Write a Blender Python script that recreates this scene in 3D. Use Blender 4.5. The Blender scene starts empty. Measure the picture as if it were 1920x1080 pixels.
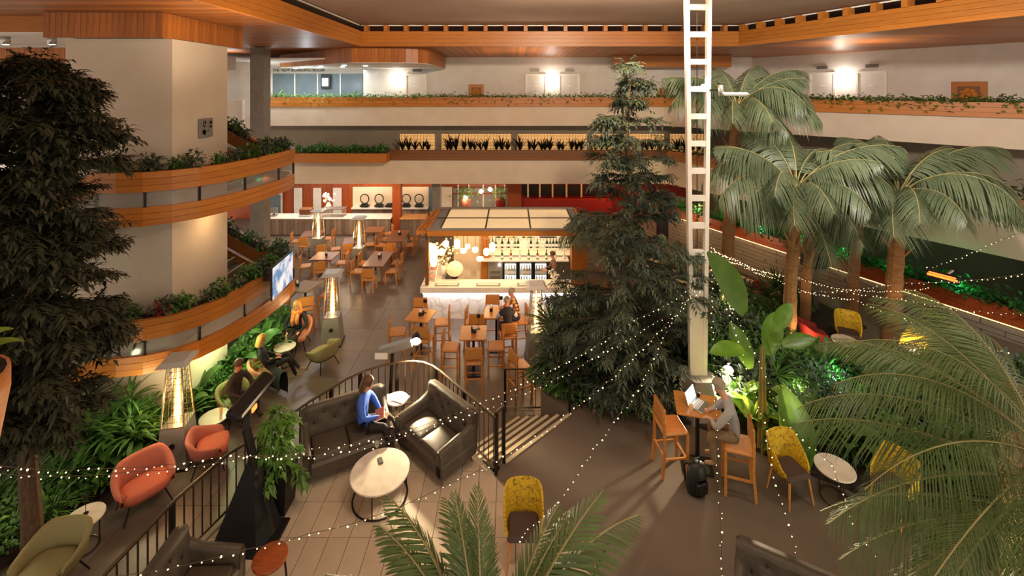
import bpy, math, random
import numpy as np
from mathutils import Vector, Matrix

# ---------------------------------------------------------------- camera, world, main lights, exposure
SC = bpy.context.scene
COL = SC.collection
F, HC, HY = 845.0, 7.5, 166.0            # focal length in pixels of a 1920 wide frame, eye height, horizon row
cam = bpy.data.cameras.new('camera'); camo = bpy.data.objects.new('camera', cam); COL.objects.link(camo)
camo.location = (0, 0, HC); camo.rotation_euler = (math.pi/2, 0, 0)
cam.sensor_width = 36; cam.lens = 36*F/1920; cam.shift_y = -(540-HY)/1920; cam.clip_start = 0.05; cam.clip_end = 200
SC.camera = camo
w = bpy.data.worlds.new('world'); SC.world = w; w.use_nodes = True
w.node_tree.nodes['Background'].inputs[0].default_value = (1.0, .82, .66, 1)
w.node_tree.nodes['Background'].inputs[1].default_value = 0.75
def light(name, kind, loc, power, col, size=.2, rot=None, target=None, spot=None, blend=.6, sy=None):
    l = bpy.data.lights.new(name, kind); l.energy = power; l.color = col
    if kind == 'AREA':
        l.size = size
        if sy: l.shape = 'RECTANGLE'; l.size_y = sy
    else: l.shadow_soft_size = size
    if spot: l.spot_size = math.radians(spot); l.spot_blend = blend
    o = bpy.data.objects.new(name, l); COL.objects.link(o); o.location = loc
    if target is not None: o.rotation_euler = (Vector(target)-Vector(loc)).to_track_quat('-Z', 'Y').to_euler()
    elif rot: o.rotation_euler = rot
    return o
WARM, TUNG, WHITE, COOL = (1, .79, .56), (1, .64, .32), (1, .90, .78), (.86, .95, 1)
# unseen fill lights added under the roof, aimed at walls, palms and lounge
light('roof_fill', 'AREA', (-1.0, 7.0, 9.7), 130, WARM, 3.0, target=(-1.5, 13, 0))
light('roof_fill', 'AREA', (6.5, 5.5, 9.6), 170, WHITE, 2.0, target=(8, 13, 3))
light('roof_fill', 'SPOT', (4.6, 7.4, 9.7), 800, WHITE, .15, target=(8.6, 13, 4), spot=110)
light('roof_fill', 'SPOT', (2.4, 6.0, 9.7), 2400, WARM, .15, target=(-1.0, 21, 5.6), spot=80)
light('roof_fill', 'SPOT', (1.0, 4.0, 9.6), 420, WARM, .2, target=(-7, 11, 5.5), spot=90)
light('roof_fill', 'SPOT', (2.2, 3.6, 9.6), 330, WARM, .2, target=(2.6, 5.6, 1), spot=85)
light('roof_fill', 'SPOT', (5.0, 4.5, 9.7), 1300, WHITE, .2, target=(13.5, 15.5, 5.5), spot=75)
light('ceiling_fill', 'SPOT', (2.6, 9.2, 7.7), 900, WARM, .3, target=(2.2, 10, 12), spot=160, blend=1)  # added fill that lifts the ceiling, no fixture hangs here
light('soffit_fill', 'SPOT', (-5.2, 9.0, 7.4), 200, WARM, .3, target=(-6.5, 10, 12), spot=150, blend=1)  # soffit fills added in mid-air to brighten the timber above
light('soffit_fill', 'SPOT', (11.6, 15.2, 7.6), 260, WARM, .3, target=(12.0, 15.6, 12), spot=158, blend=1)
light('soffit_fill', 'SPOT', (0.5, 18.5, 7.0), 240, WARM, .3, target=(0.5, 18.6, 12), spot=160, blend=1)
SC.view_settings.view_transform = 'Standard'; SC.view_settings.look = 'None'
SC.view_settings.exposure = 0.35; SC.view_settings.gamma = 1.0; SC.view_settings.use_curve_mapping = False

# ---------------------------------------------------------------- helpers
RND = random.Random(11)
NR = np.random.RandomState(5)
def PZ(px, py, z):
    Y = F*(HC-z)/(py-HY); return Vector(((px-960)*Y/F, Y, z))
def PY(px, py, Y): return Vector(((px-960)*Y/F, Y, HC-(py-HY)*Y/F))
def lin(c):
    c /= 255.0
    return c/12.92 if c <= .04045 else ((c+.055)/1.055)**2.4
def rgb(r, g, b): return (lin(r), lin(g), lin(b))
MATS = {}
def mat(name, col, rough=.6, col2=None, scale=6, stretch=(1, 1, 1), bump=0, metal=0, emit=None, es=0, detail=4, trans=0, leaf=0,
        alpha=1, spec=.5, objrand=0, contrast=.25, mis=True, stripes=None, veins=None):
    m = bpy.data.materials.new(name); m.use_nodes = True
    nt = m.node_tree; N = nt.nodes; L = nt.links; p = N['Principled BSDF']; out = N['Material Output']
    p.inputs['Roughness'].default_value = rough; p.inputs['Metallic'].default_value = metal
    p.inputs['Specular IOR Level'].default_value = spec
    p.inputs['Base Color'].default_value = (*col, 1)
    cs = p.inputs['Base Color']
    if col2 is not None or bump:
        tc = N.new('ShaderNodeTexCoord'); mp = N.new('ShaderNodeMapping'); mp.inputs['Scale'].default_value = stretch
        L.new(tc.outputs['Object'], mp.inputs['Vector'])
        nz = N.new('ShaderNodeTexNoise'); nz.inputs['Scale'].default_value = scale; nz.inputs['Detail'].default_value = detail
        L.new(mp.outputs[0], nz.inputs['Vector'])
        fac = nz.outputs['Fac']
        if veins:
            vo = N.new('ShaderNodeTexVoronoi'); vo.feature = 'DISTANCE_TO_EDGE'; vo.inputs['Scale'].default_value = veins
            mx0 = N.new('ShaderNodeVectorMath'); mx0.operation = 'ADD'
            L.new(mp.outputs[0], mx0.inputs[0]); L.new(nz.outputs['Color'], mx0.inputs[1]); L.new(mx0.outputs[0], vo.inputs['Vector'])
            fac = vo.outputs['Distance']
        if col2 is not None:
            cr = N.new('ShaderNodeValToRGB')
            e = cr.color_ramp.elements
            if veins: e[0].position = .0; e[1].position = .07
            else: e[0].position = .5-contrast; e[1].position = .5+contrast
            e[0].color = (*col2, 1); e[1].color = (*col, 1)
            L.new(fac, cr.inputs[0]); last = cr.outputs[0]
            if stripes:      # board joints: (axis, boards per metre)
                sx = N.new('ShaderNodeSeparateXYZ'); L.new(tc.outputs['Object'], sx.inputs[0])
                mu = N.new('ShaderNodeMath'); mu.operation = 'MULTIPLY'; mu.inputs[1].default_value = stripes[1]
                L.new(sx.outputs['XYZ'.index(stripes[0])], mu.inputs[0])
                fl = N.new('ShaderNodeMath'); fl.operation = 'FLOOR'; L.new(mu.outputs[0], fl.inputs[0])
                wn = N.new('ShaderNodeTexWhiteNoise'); wn.noise_dimensions = '1D'; L.new(fl.outputs[0], wn.inputs['W'])
                mr = N.new('ShaderNodeMapRange'); mr.inputs['To Min'].default_value = .6; mr.inputs['To Max'].default_value = 1.15
                L.new(wn.outputs['Value'], mr.inputs[0])
                fr = N.new('ShaderNodeMath'); fr.operation = 'FRACT'; L.new(mu.outputs[0], fr.inputs[0])
                gt = N.new('ShaderNodeMath'); gt.operation = 'GREATER_THAN'; gt.inputs[1].default_value = .08; L.new(fr.outputs[0], gt.inputs[0])
                m2 = N.new('ShaderNodeMapRange'); m2.inputs['To Min'].default_value = .45; L.new(gt.outputs[0], m2.inputs[0])
                m3 = N.new('ShaderNodeMath'); m3.operation = 'MULTIPLY'; L.new(mr.outputs[0], m3.inputs[0]); L.new(m2.outputs[0], m3.inputs[1])
                vm = N.new('ShaderNodeVectorMath'); vm.operation = 'SCALE'; L.new(last, vm.inputs[0]); L.new(m3.outputs[0], vm.inputs['Scale'])
                last = vm.outputs[0]
            if objrand:
                oi = N.new('ShaderNodeObjectInfo'); mr = N.new('ShaderNodeMapRange')
                mr.inputs['To Min'].default_value = 1-objrand; mr.inputs['To Max'].default_value = 1+objrand
                L.new(oi.outputs['Random'], mr.inputs[0])
                vm = N.new('ShaderNodeVectorMath'); vm.operation = 'SCALE'; L.new(last, vm.inputs[0]); L.new(mr.outputs[0], vm.inputs['Scale'])
                last = vm.outputs[0]
            L.new(last, cs); colsrc = last
        if bump:
            bp = N.new('ShaderNodeBump'); bp.inputs['Strength'].default_value = bump; bp.inputs['Distance'].default_value = .02
            L.new(fac, bp.inputs['Height']); L.new(bp.outputs[0], p.inputs['Normal'])
    if trans: p.inputs['Transmission Weight'].default_value = trans; p.inputs['IOR'].default_value = 1.1
    if alpha < 1: p.inputs['Alpha'].default_value = alpha
    if emit:
        p.inputs['Emission Color'].default_value = (*emit, 1); p.inputs['Emission Strength'].default_value = es
        if name == 'screen': L.new(colsrc, p.inputs['Emission Color'])
    if leaf:
        tr = N.new('ShaderNodeBsdfTranslucent'); mx = N.new('ShaderNodeMixShader'); mx.inputs[0].default_value = leaf
        if col2 is not None: L.new(colsrc, tr.inputs['Color'])
        else: tr.inputs['Color'].default_value = (*col, 1)
        L.new(p.outputs[0], mx.inputs[1]); L.new(tr.outputs[0], mx.inputs[2]); L.new(mx.outputs[0], out.inputs['Surface'])
    if not mis:
        m.cycles.emission_sampling = 'NONE'
    MATS[name] = m
    return m

class MB:
    def __init__(s): s.v = []; s.f = []; s.mi = []; s.m = 0; s.M = None
    def add(s, vs, fs):
        b = len(s.v)
        if s.M is not None: vs = [tuple(s.M @ Vector(v)) for v in vs]
        s.v += [tuple(v) for v in vs]; s.f += [tuple(i+b for i in f) for f in fs]; s.mi += [s.m]*len(fs)
        return s
    def box(s, c, d, rz=0, taper=1.0):
        x, y, z = d[0]/2, d[1]/2, d[2]/2; ca, sa = math.cos(rz), math.sin(rz)
        vs = []
        for k, t in ((-1, 1.0), (1, taper)):
            for i, j in ((-1, -1), (1, -1), (1, 1), (-1, 1)):
                a, b = i*x*t, j*y*t
                vs.append((c[0]+a*ca-b*sa, c[1]+a*sa+b*ca, c[2]+k*z))
        return s.add(vs, [(3, 2, 1, 0), (4, 5, 6, 7), (0, 1, 5, 4), (1, 2, 6, 5), (2, 3, 7, 6), (3, 0, 4, 7)])
    def bbox(s, c, d, r=.02, rz=0):      # box with chamfered edges
        x, y, z = d[0]/2, d[1]/2, d[2]/2; r = min(r, x*.9, y*.9, z*.9); ca, sa = math.cos(rz), math.sin(rz)
        def ring(ix, iy, zz):
            pts = [(-ix+r, -iy), (ix-r, -iy), (ix, -iy+r), (ix, iy-r), (ix-r, iy), (-ix+r, iy), (-ix, iy-r), (-ix, -iy+r)]
            return [(c[0]+a*ca-b*sa, c[1]+a*sa+b*ca, c[2]+zz) for a, b in pts]
        rs = [ring(x-r, y-r, -z), ring(x, y, -z+r), ring(x, y, z-r), ring(x-r, y-r, z)]
        vs = sum(rs, []); fs = [tuple(range(7, -1, -1)), tuple(range(24, 32))]
        for k in range(3):
            for i in range(8):
                j = (i+1) % 8; fs.append((k*8+i, k*8+j, k*8+8+j, k*8+8+i))
        return s.add(vs, fs)
    def bar(s, a, b, w, h=None, up=(0, 0, 1)):   # rectangular bar from a to b
        h = h or w; a = Vector(a); b = Vector(b); d = (b-a).normalized(); u = Vector(up)
        if abs(d.dot(u)) > .99: u = Vector((1, 0, 0))
        sx = d.cross(u).normalized()*w/2; sz = sx.cross(d).normalized()*h/2
        vs = [p+i*sx+j*sz for p in (a, b) for i, j in ((-1, -1), (1, -1), (1, 1), (-1, 1))]
        return s.add(vs, [(3, 2, 1, 0), (4, 5, 6, 7), (0, 1, 5, 4), (1, 2, 6, 5), (2, 3, 7, 6), (3, 0, 4, 7)])
    def tube(s, pts, r, n=6, closed=False, cap=True):
        pts = [Vector(p) for p in pts]; k = len(pts); rs = r if isinstance(r, (list, tuple)) else [r]*k
        vs = []; ref = None
        for i, p in enumerate(pts):
            if closed: d = pts[(i+1) % k]-pts[i-1]
            else: d = pts[min(i+1, k-1)]-pts[max(i-1, 0)]
            d.normalize()
            u = ref if ref is not None else (Vector((0, 0, 1)) if abs(d.z) < .9 else Vector((1, 0, 0)))
            a = (u - d*u.dot(d))
            if a.length < 1e-4: a = d.orthogonal()
            a.normalize(); ref = a; b = d.cross(a)
            for j in range(n):
                t = 2*math.pi*j/n; vs.append(p+rs[i]*(a*math.cos(t)+b*math.sin(t)))
        fs = []
        for i in range(k if closed else k-1):
            for j in range(n):
                i2 = (i+1) % k; fs.append((i*n+j, i*n+(j+1) % n, i2*n+(j+1) % n, i2*n+j))
        if cap and not closed: fs += [tuple(range(n-1, -1, -1)), tuple((k-1)*n+j for j in range(n))]
        return s.add(vs, fs)
    def lathe(s, prof, n=16, c=(0, 0, 0), cap=True):
        vs = [(c[0]+r*math.cos(2*math.pi*j/n), c[1]+r*math.sin(2*math.pi*j/n), c[2]+z) for r, z in prof for j in range(n)]
        k = len(prof); fs = [(i*n+j, i*n+(j+1) % n, (i+1)*n+(j+1) % n, (i+1)*n+j) for i in range(k-1) for j in range(n)]
        if cap: fs += [tuple(range(n-1, -1, -1)), tuple((k-1)*n+j for j in range(n))]
        return s.add(vs, fs)
    def ball(s, c, r, n=8, sc=(1, 1, 1)):
        k = max(4, n//2+1)
        return s.lathe2(c, r, n, k, sc)
    def lathe2(s, c, r, n, k, sc):
        vs = []
        for i in range(k+1):
            t = math.pi*(i/k*.98+.01)
            for j in range(n):
                a = 2*math.pi*j/n
                vs.append((c[0]+r*sc[0]*math.sin(t)*math.cos(a), c[1]+r*sc[1]*math.sin(t)*math.sin(a), c[2]-r*sc[2]*math.cos(t)))
        fs = [(i*n+j, i*n+(j+1) % n, (i+1)*n+(j+1) % n, (i+1)*n+j) for i in range(k) for j in range(n)]
        fs += [tuple(range(n-1, -1, -1)), tuple(k*n+j for j in range(n))]
        return s.add(vs, fs)
    def prism(s, poly, z0, z1):
        n = len(poly); vs = [(p[0], p[1], z0) for p in poly]+[(p[0], p[1], z1) for p in poly]
        fs = [tuple(range(n-1, -1, -1)), tuple(range(n, 2*n))]+[(i, (i+1) % n, n+(i+1) % n, n+i) for i in range(n)]
        return s.add(vs, fs)
    def grid(s, rows, closed=False):
        n = len(rows[0]); vs = [p for r in rows for p in r]; fs = []
        for i in range(len(rows)-1):
            for j in range(n if closed else n-1): fs.append((i*n+j, i*n+(j+1) % n, (i+1)*n+(j+1) % n, (i+1)*n+j))
        return s.add(vs, fs)
    def build(s, name, mats, parent=None, smooth=False, loc=None, rz=0):
        me = bpy.data.meshes.new(name); me.from_pydata(s.v, [], s.f)
        if not isinstance(mats, (list, tuple)): mats = [mats]
        for m in mats: me.materials.append(MATS[m] if isinstance(m, str) else m)
        if len(mats) > 1: me.polygons.foreach_set('material_index', s.mi)
        if smooth: me.polygons.foreach_set('use_smooth', [True]*len(s.f))
        me.update()
        return put(name, me, parent, loc, rz)
def put(name, me, parent=None, loc=None, rz=0):
    o = bpy.data.objects.new(name, me); COL.objects.link(o)
    if parent is not None: o.parent = parent
    if loc is not None: o.location = loc
    if rz: o.rotation_euler = (0, 0, rz)
    return o
def tag(o, label=None, cat=None, group=None, kind=None):
    if label: o['label'] = label
    if cat: o['category'] = cat
    if group: o['group'] = group
    if kind: o['kind'] = kind
    return o
def thing(name, label, cat, loc=(0, 0, 0), rz=0, group=None):
    o = bpy.data.objects.new(name, None); COL.objects.link(o); o.location = loc; o.rotation_euler = (0, 0, rz); o.empty_display_size = .1
    return tag(o, label, cat, group)
def dup(o, loc=None, rz=None, label=None, group=None, parent=None, scale=None):
    c = o.copy(); COL.objects.link(c)
    if parent is not None: c.parent = parent
    if loc is not None: c.location = loc
    if rz is not None: c.rotation_euler = (0, 0, rz)
    if label: c['label'] = label
    if group: c['group'] = group
    if scale is not None: c.scale = (scale, scale, scale) if not isinstance(scale, tuple) else scale
    for ch in list(o.children): dup(ch, parent=c)
    return c
def struct(o, label=None): o['kind'] = 'structure'; return tag(o, label)
def fastmesh(name, V, T, mats, mi=None, smooth=False):
    me = bpy.data.meshes.new(name); V = np.asarray(V, np.float32); T = np.asarray(T, np.int32)
    k = T.shape[1]
    me.vertices.add(len(V)); me.vertices.foreach_set('co', V.ravel())
    me.loops.add(T.size); me.loops.foreach_set('vertex_index', T.ravel())
    me.polygons.add(len(T)); me.polygons.foreach_set('loop_start', np.arange(0, T.size, k, dtype=np.int32))
    me.polygons.foreach_set('loop_total', np.full(len(T), k, np.int32))
    for m in (mats if isinstance(mats, (list, tuple)) else [mats]): me.materials.append(MATS[m])
    if mi is not None: me.polygons.foreach_set('material_index', np.asarray(mi, np.int32))
    if smooth: me.polygons.foreach_set('use_smooth', np.ones(len(T), bool))
    me.update(calc_edges=True); me.validate()
    return me
def unit(a): return a/np.maximum(np.linalg.norm(a, axis=1, keepdims=True), 1e-6)
def leaves_arrays(pos, d, ln, wd, fold=.25, droop=.25):
    """diamond leaves with a folded midrib: base, left, right, bent mid, tip"""
    d = unit(d); up = np.array([0, 0, 1.0]); s = np.cross(d, up); bad = np.linalg.norm(s, axis=1) < .05; s[bad] = [1, 0, 0]; s = unit(s)
    n = np.cross(s, d); ln = np.asarray(ln)[:, None]; wd = np.asarray(wd)[:, None]
    mid = pos+d*ln*.45
    l = mid+s*wd*.5+n*wd*fold; r = mid-s*wd*.5+n*wd*fold
    tip = pos+d*ln-up*ln*droop
    V = np.stack([pos, l, mid, r, tip], 1).reshape(-1, 3); b = np.arange(len(pos))[:, None]*5
    T = np.concatenate([b+[0, 2, 1], b+[0, 3, 2], b+[1, 2, 4], b+[2, 3, 4]], 0)
    return V, T
def clip_poly(sub, clip):
    out = sub
    for i in range(len(clip)):
        a, b = clip[i], clip[(i+1) % len(clip)]; inp, out = out, []
        if not inp: break
        side = lambda p: (b[0]-a[0])*(p[1]-a[1])-(b[1]-a[1])*(p[0]-a[0])
        for j in range(len(inp)):
            p, q = inp[j-1], inp[j]; sp, sq = side(p), side(q)
            if sp*sq < 0:
                t = sp/(sp-sq); out.append((p[0]+t*(q[0]-p[0]), p[1]+t*(q[1]-p[1])))
            if sq >= 0: out.append(q)
    return out
# ---------------------------------------------------------------- materials
mat('cream', rgb(222, 204, 184), .7, rgb(206, 186, 164), 1.5, contrast=.35)
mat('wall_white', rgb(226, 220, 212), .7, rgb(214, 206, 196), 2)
mat('core_plaster', rgb(214, 200, 180), .75, rgb(196, 180, 160), 1.2, contrast=.4)
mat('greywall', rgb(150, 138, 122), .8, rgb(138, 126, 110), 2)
mat('concrete', rgb(140, 132, 124), .8, rgb(124, 116, 108), 4)
mat('ceil', rgb(178, 152, 138), .9, rgb(166, 140, 126), .7)
mat('wood', rgb(198, 126, 46), .38, rgb(164, 92, 28), 7, (.35, .35, 9), contrast=.3, objrand=.12)
mat('wood_soffit', rgb(188, 114, 48), .42, rgb(152, 84, 32), 5, (.4, 5, 1), stripes=('Y', 7))
mat('wood_soffit_back', rgb(196, 118, 44), .5, rgb(152, 84, 32), 5, (5, .4, 1), stripes=('X', 7))
mat('wood_panel', rgb(188, 114, 48), .42, rgb(148, 82, 30), 6, (6, 6, .4), objrand=.18)
mat('wood_deep', rgb(176, 84, 34), .42, rgb(140, 60, 22), 6, (6, 6, .4), objrand=.1)
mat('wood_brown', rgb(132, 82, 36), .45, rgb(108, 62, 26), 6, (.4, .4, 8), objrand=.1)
mat('wood_chair', rgb(208, 144, 76), .4, rgb(182, 116, 54), 8, (1, 1, 4), objrand=.1)
mat('wood_top', rgb(214, 150, 76), .32, rgb(190, 122, 54), 5, (1, 9, 1), objrand=.06)
mat('wood_dark_top', rgb(140, 84, 46), .35, rgb(112, 62, 32), 5, (9, 1, 1))
mat('tan_leather', rgb(208, 142, 76), .45, rgb(188, 122, 58), 20, bump=.05)
mat('greytop', rgb(170, 146, 118), .4, rgb(154, 130, 104), 6, (1, 6, 1))
mat('counter_wood', rgb(166, 142, 124), .5, rgb(142, 118, 102), 5, (7, 7, .4), stripes=('X', 5))
mat('floor_tile', rgb(122, 108, 96), .33, rgb(106, 92, 82), 2.2, contrast=.35, objrand=.05)
mat('floor_joint', rgb(96, 84, 72), .7)
mat('cream_tile', rgb(204, 186, 162), .3, rgb(190, 170, 146), 3, objrand=.05)
mat('carpet', rgb(108, 94, 82), .75, rgb(98, 84, 72), 3, contrast=.4)
mat('step_dark', rgb(96, 82, 68), .7, rgb(84, 70, 58), 8)
mat('nosing', rgb(206, 186, 154), .5)
mat('soil', rgb(52, 38, 26), .95, rgb(34, 24, 16), 14, bump=.6)
mat('black', rgb(24, 22, 22), .5); mat('blackfab', rgb(14, 14, 17), .85)
mat('iron', rgb(44, 40, 38), .4, metal=.6); mat('iron_warm', rgb(92, 78, 62), .35, metal=.8)
mat('steel', rgb(190, 186, 178), .32, metal=.9); mat('steel_grey', rgb(150, 146, 140), .45, rgb(138, 134, 128), 3, metal=.35)
mat('white_paint', rgb(236, 226, 212), .45); mat('mast_white', rgb(238, 228, 214), .4, rgb(224, 214, 200), 4)
mat('white_stone', rgb(240, 232, 220), .25, rgb(226, 216, 202), 6)
mat('marble', rgb(236, 228, 222), .2, rgb(206, 194, 188), 2.2, veins=1.6)
mat('table_marble', rgb(232, 222, 206), .22, rgb(214, 200, 182), 5, contrast=.2)
mat('glass', rgb(220, 214, 204), .06, alpha=.16, spec=.6)
mat('glass_clear', rgb(235, 235, 230), .04, alpha=.2)
mat('leather', rgb(88, 78, 66), .46, rgb(74, 65, 55), 30, bump=.12, spec=.35); mat('leather_btn', rgb(40, 34, 29), .4)
mat('pink', rgb(192, 112, 90), .85, rgb(178, 98, 78), 60, bump=.1); mat('pink_seat', rgb(204, 108, 80), .85, rgb(190, 96, 70), 60, bump=.1)
mat('palepink', rgb(222, 158, 122), .85, rgb(208, 144, 108), 60, bump=.1)
mat('olive', rgb(152, 142, 96), .85, rgb(136, 126, 82), 60, bump=.1)
mat('mustard', rgb(202, 164, 14), .7, rgb(110, 82, 10), 2.2, veins=9)
mat('redfab', rgb(150, 34, 22), .8, rgb(126, 24, 16), 40)
mat('darkseat', rgb(70, 50, 44), .7)
mat('grille', rgb(120, 112, 104), .5, metal=.5)
mat('greyglass', rgb(104, 118, 124), .25, rgb(90, 104, 110), 2)
mat('flame', rgb(255, 180, 70), .5, emit=(1, .55, .16), es=14)
mat('heater_glass', rgb(255, 200, 120), .08, alpha=.22)
mat('bulb', rgb(255, 220, 150), .5, emit=(1, .76, .38), es=3.6, mis=False)
mat('bulb_soft', rgb(255, 220, 150), .5, emit=(1, .70, .28), es=9, mis=False)
mat('lamp_white', rgb(255, 255, 250), .5, emit=(1, .93, .82), es=30)
mat('lamp_cool', rgb(255, 255, 255), .5, emit=(.9, .97, 1), es=22)
mat('flood', rgb(255, 240, 200), .5, emit=(1, .82, .52), es=120)
mat('pendant', rgb(255, 220, 150), .4, emit=(1, .66, .26), es=3.2)
mat('screen', rgb(232, 242, 252), .3, rgb(96, 140, 196), 3.2, contrast=.07, emit=(.86, .95, 1), es=.55)
mat('hood', rgb(206, 204, 200), .4, metal=.2)
mat('screen_small', rgb(255, 255, 255), .3, emit=(1, .98, 1), es=4)
mat('laptop_screen', rgb(200, 230, 255), .3, emit=(.7, .9, 1), es=2.6)
mat('window_glow', rgb(220, 180, 120), .5, rgb(190, 130, 66), 3, emit=(1, .52, .17), es=.42)
mat('strip', rgb(255, 255, 255), .5, emit=(.9, .93, 1), es=7); mat('strip_warm', rgb(255, 220, 160), .5, emit=(1, .72, .36), es=1.3)
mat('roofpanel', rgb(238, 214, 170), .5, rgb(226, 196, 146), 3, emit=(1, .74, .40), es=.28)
mat('backbar', rgb(255, 240, 205), .5, emit=(1, .80, .46), es=.35)
mat('fridge_in', rgb(220, 235, 240), .5, emit=(.85, .95, 1), es=1.0)
mat('heat_red', rgb(255, 120, 40), .5, emit=(1, .22, .03), es=1.8)
mat('paper', rgb(242, 238, 230), .7); mat('magazine', rgb(224, 190, 170), .5, rgb(190, 90, 70), 9)
mat('teak', rgb(166, 84, 40), .35, rgb(128, 58, 26), 4, (1, 12, 1))
mat('terracotta', rgb(204, 128, 58), .5, rgb(184, 108, 44), 6, (.5, .5, 6))
mat('signtext', rgb(90, 82, 70), .5); mat('doortext', rgb(238, 232, 222), .5)
mat('tile_back', rgb(232, 214, 186), .5); mat('niche', rgb(240, 216, 186), .5)
mat('greenglass', rgb(40, 96, 40), .15, spec=.8); mat('amberglass', rgb(150, 80, 16), .15); mat('clearbottle', rgb(220, 214, 196), .15); mat('darkbottle', rgb(30, 24, 18), .2)
mat('beer', rgb(220, 140, 30), .2, emit=(1, .5, .06), es=.15)
mat('flower_white', rgb(244, 240, 226), .6); mat('flower_red', rgb(170, 26, 24), .6); mat('flower_yellow', rgb(226, 190, 50), .6)
# leaves
def leafmat(n, c, c2, rough=.45, tl=.2, sc=9): mat(n, rgb(*c), rough, rgb(*c2), sc, leaf=tl, spec=.4, objrand=.15, contrast=.3)
leafmat('lf_dark', (92, 92, 70), (60, 62, 46)); leafmat('lf_tree', (94, 106, 90), (60, 70, 60)); leafmat('lf_tip', (120, 120, 70), (88, 92, 52))
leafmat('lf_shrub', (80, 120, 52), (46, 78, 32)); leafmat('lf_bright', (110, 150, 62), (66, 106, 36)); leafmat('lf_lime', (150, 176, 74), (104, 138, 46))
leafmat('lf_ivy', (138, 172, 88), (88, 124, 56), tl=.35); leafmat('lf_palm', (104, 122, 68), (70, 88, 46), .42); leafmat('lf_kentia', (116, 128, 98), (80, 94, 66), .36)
leafmat('lf_banana', (100, 136, 44), (66, 98, 28), .32, .25, 4); leafmat('lf_shadow', (34, 30, 20), (20, 18, 12)); leafmat('lf_red', (150, 70, 52), (110, 44, 36))  # lf_shadow: backlit silhouette darkness put into the leaf colour
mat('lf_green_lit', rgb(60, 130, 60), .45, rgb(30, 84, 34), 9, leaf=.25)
mat('bark', rgb(108, 84, 58), .9, rgb(72, 54, 38), 10, (3, 3, 1), bump=.6)
mat('palm_bark', rgb(168, 122, 76), .85, rgb(122, 80, 44), 6, (1, 1, 6), bump=.7); mat('stem', rgb(150, 140, 74), .6, rgb(120, 112, 54), 6)
mat('rachis', rgb(164, 156, 104), .5, rgb(140, 128, 78), 6)

# ---------------------------------------------------------------- the setting: floors
m = MB(); m.box((0, 14, -.08), (32, 26, .13))
flo = struct(m.build('floor', 'floor_joint'), 'grey brown polished floor of the bar and dining level')
tile = None
for i in range(9):
    for j in range(14):
        x, y = -7.3+i*1.2, 6.3+j*1.2
        if y > 22.5: continue
        if tile is None:
            mm = MB(); mm.box((0, 0, -.0075), (1.192, 1.192, .015)); tile = mm.build('tile', 'floor_tile', flo, loc=(x, y, 0))
        else: put('tile', tile.data, flo, (x, y, 0))
ARC = [(-4.7, 2.6), (-4.66, 5.18), (-4.55, 6.1), (-4.32, 6.85), (-3.94, 7.4), (-3.6, 8.0), (-3.17, 8.62), (-2.9, 8.88), (-2.57, 9.06), (-2.28, 9.16), (-2.0, 9.19),
       (-1.8, 9.15), (-1.6, 9.04), (-1.4, 8.86), (-1.17, 8.6), (-.77, 8.16), (-.27, 7.6)]
SA, SB = Vector((-.14, 7.86, 1)), Vector((1.12, 9.02, 1))
plat = list(reversed(ARC)) + [(14, 2.6)][:0]
poly = [(-4.7, 2.6), (14, 2.6), (14, 14.2), (3.2, 14.2), (2.3, 13.0), (1.5, 11.9), (.75, 10.7), (.62, 9.75), (1.12, 9.02), (-.14, 7.86)] + list(reversed(ARC[1:]))
m = MB(); m.prism(poly, -.02, .99)
pf = struct(m.build('floor_platform', 'carpet'), 'raised lounge floor with dark brown carpet behind the cream tiles')
clipr = [(-4.58, 4.4), (4.7, 4.4), (-.20, 7.56), (-.8, 8.1), (-1.2, 8.55), (-1.62, 8.98), (-2.0, 9.12), (-2.55, 9.0), (-3.12, 8.57), (-3.55, 7.95), (-3.9, 7.36), (-4.26, 6.82), (-4.5, 6.08), (-4.6, 5.15)]
def inset(p, d):
    cx = sum(q[0] for q in p)/len(p); cy = sum(q[1] for q in p)/len(p)
    return [(q[0]+(cx-q[0])*d, q[1]+(cy-q[1])*d) for q in p]
full = None
for i in range(32):
    for j in range(10):
        x, y = -4.75+i*.3, 4.28+j*.56
        sq = [(x+.004, y+.004), (x+.296, y+.004), (x+.296, y+.556), (x+.004, y+.556)]
        c = clip_poly(sq, clipr)
        if len(c) < 3: continue
        ar = abs(sum(c[k-1][0]*c[k][1]-c[k][0]*c[k-1][1] for k in range(len(c))))/2
        if ar < .004: continue
        if ar > .1609:
            if full is None:
                mm = MB(); mm.prism([(0, 0), (.292, 0), (.292, .552), (0, .552)], .97, 1.006); full = mm.build('tile', 'cream_tile', pf, loc=(x+.004, y+.004, 0))
            else: put('tile', full.data, pf, (x+.004, y+.004, 0))
        else:
            mm = MB(); mm.prism(c, .97, 1.006); mm.build('tile', 'cream_tile', pf)
# steps from the platform down to the bar level
st = struct(thing('stair', 'short carpeted steps with pale nosings from the lounge down to the bar', None))
dr = (SB-SA).normalized(); nn = Vector((-dr.y, dr.x, 0)); Ls = (SB-SA).length; rz = math.atan2(dr.y, dr.x)
for k in range(1, 6):
    zt = 1-k/6; ce = (SA+SB)/2+nn*(.29*k-.145)
    mm = MB(); mm.box((ce.x, ce.y, zt/2), (Ls, .29, zt), rz); mm.build('tread', 'step_dark', st)
    e = (SA+SB)/2+nn*(.29*k-.035); mm = MB(); mm.box((e.x, e.y, zt+.004), (Ls, .07, .01), rz); mm.build('nosing', 'nosing', st)
e = (SA+SB)/2-nn*.03; mm = MB(); mm.box((e.x, e.y, 1.0), (Ls, .07, .012), rz); mm.build('nosing', 'nosing', st)
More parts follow.
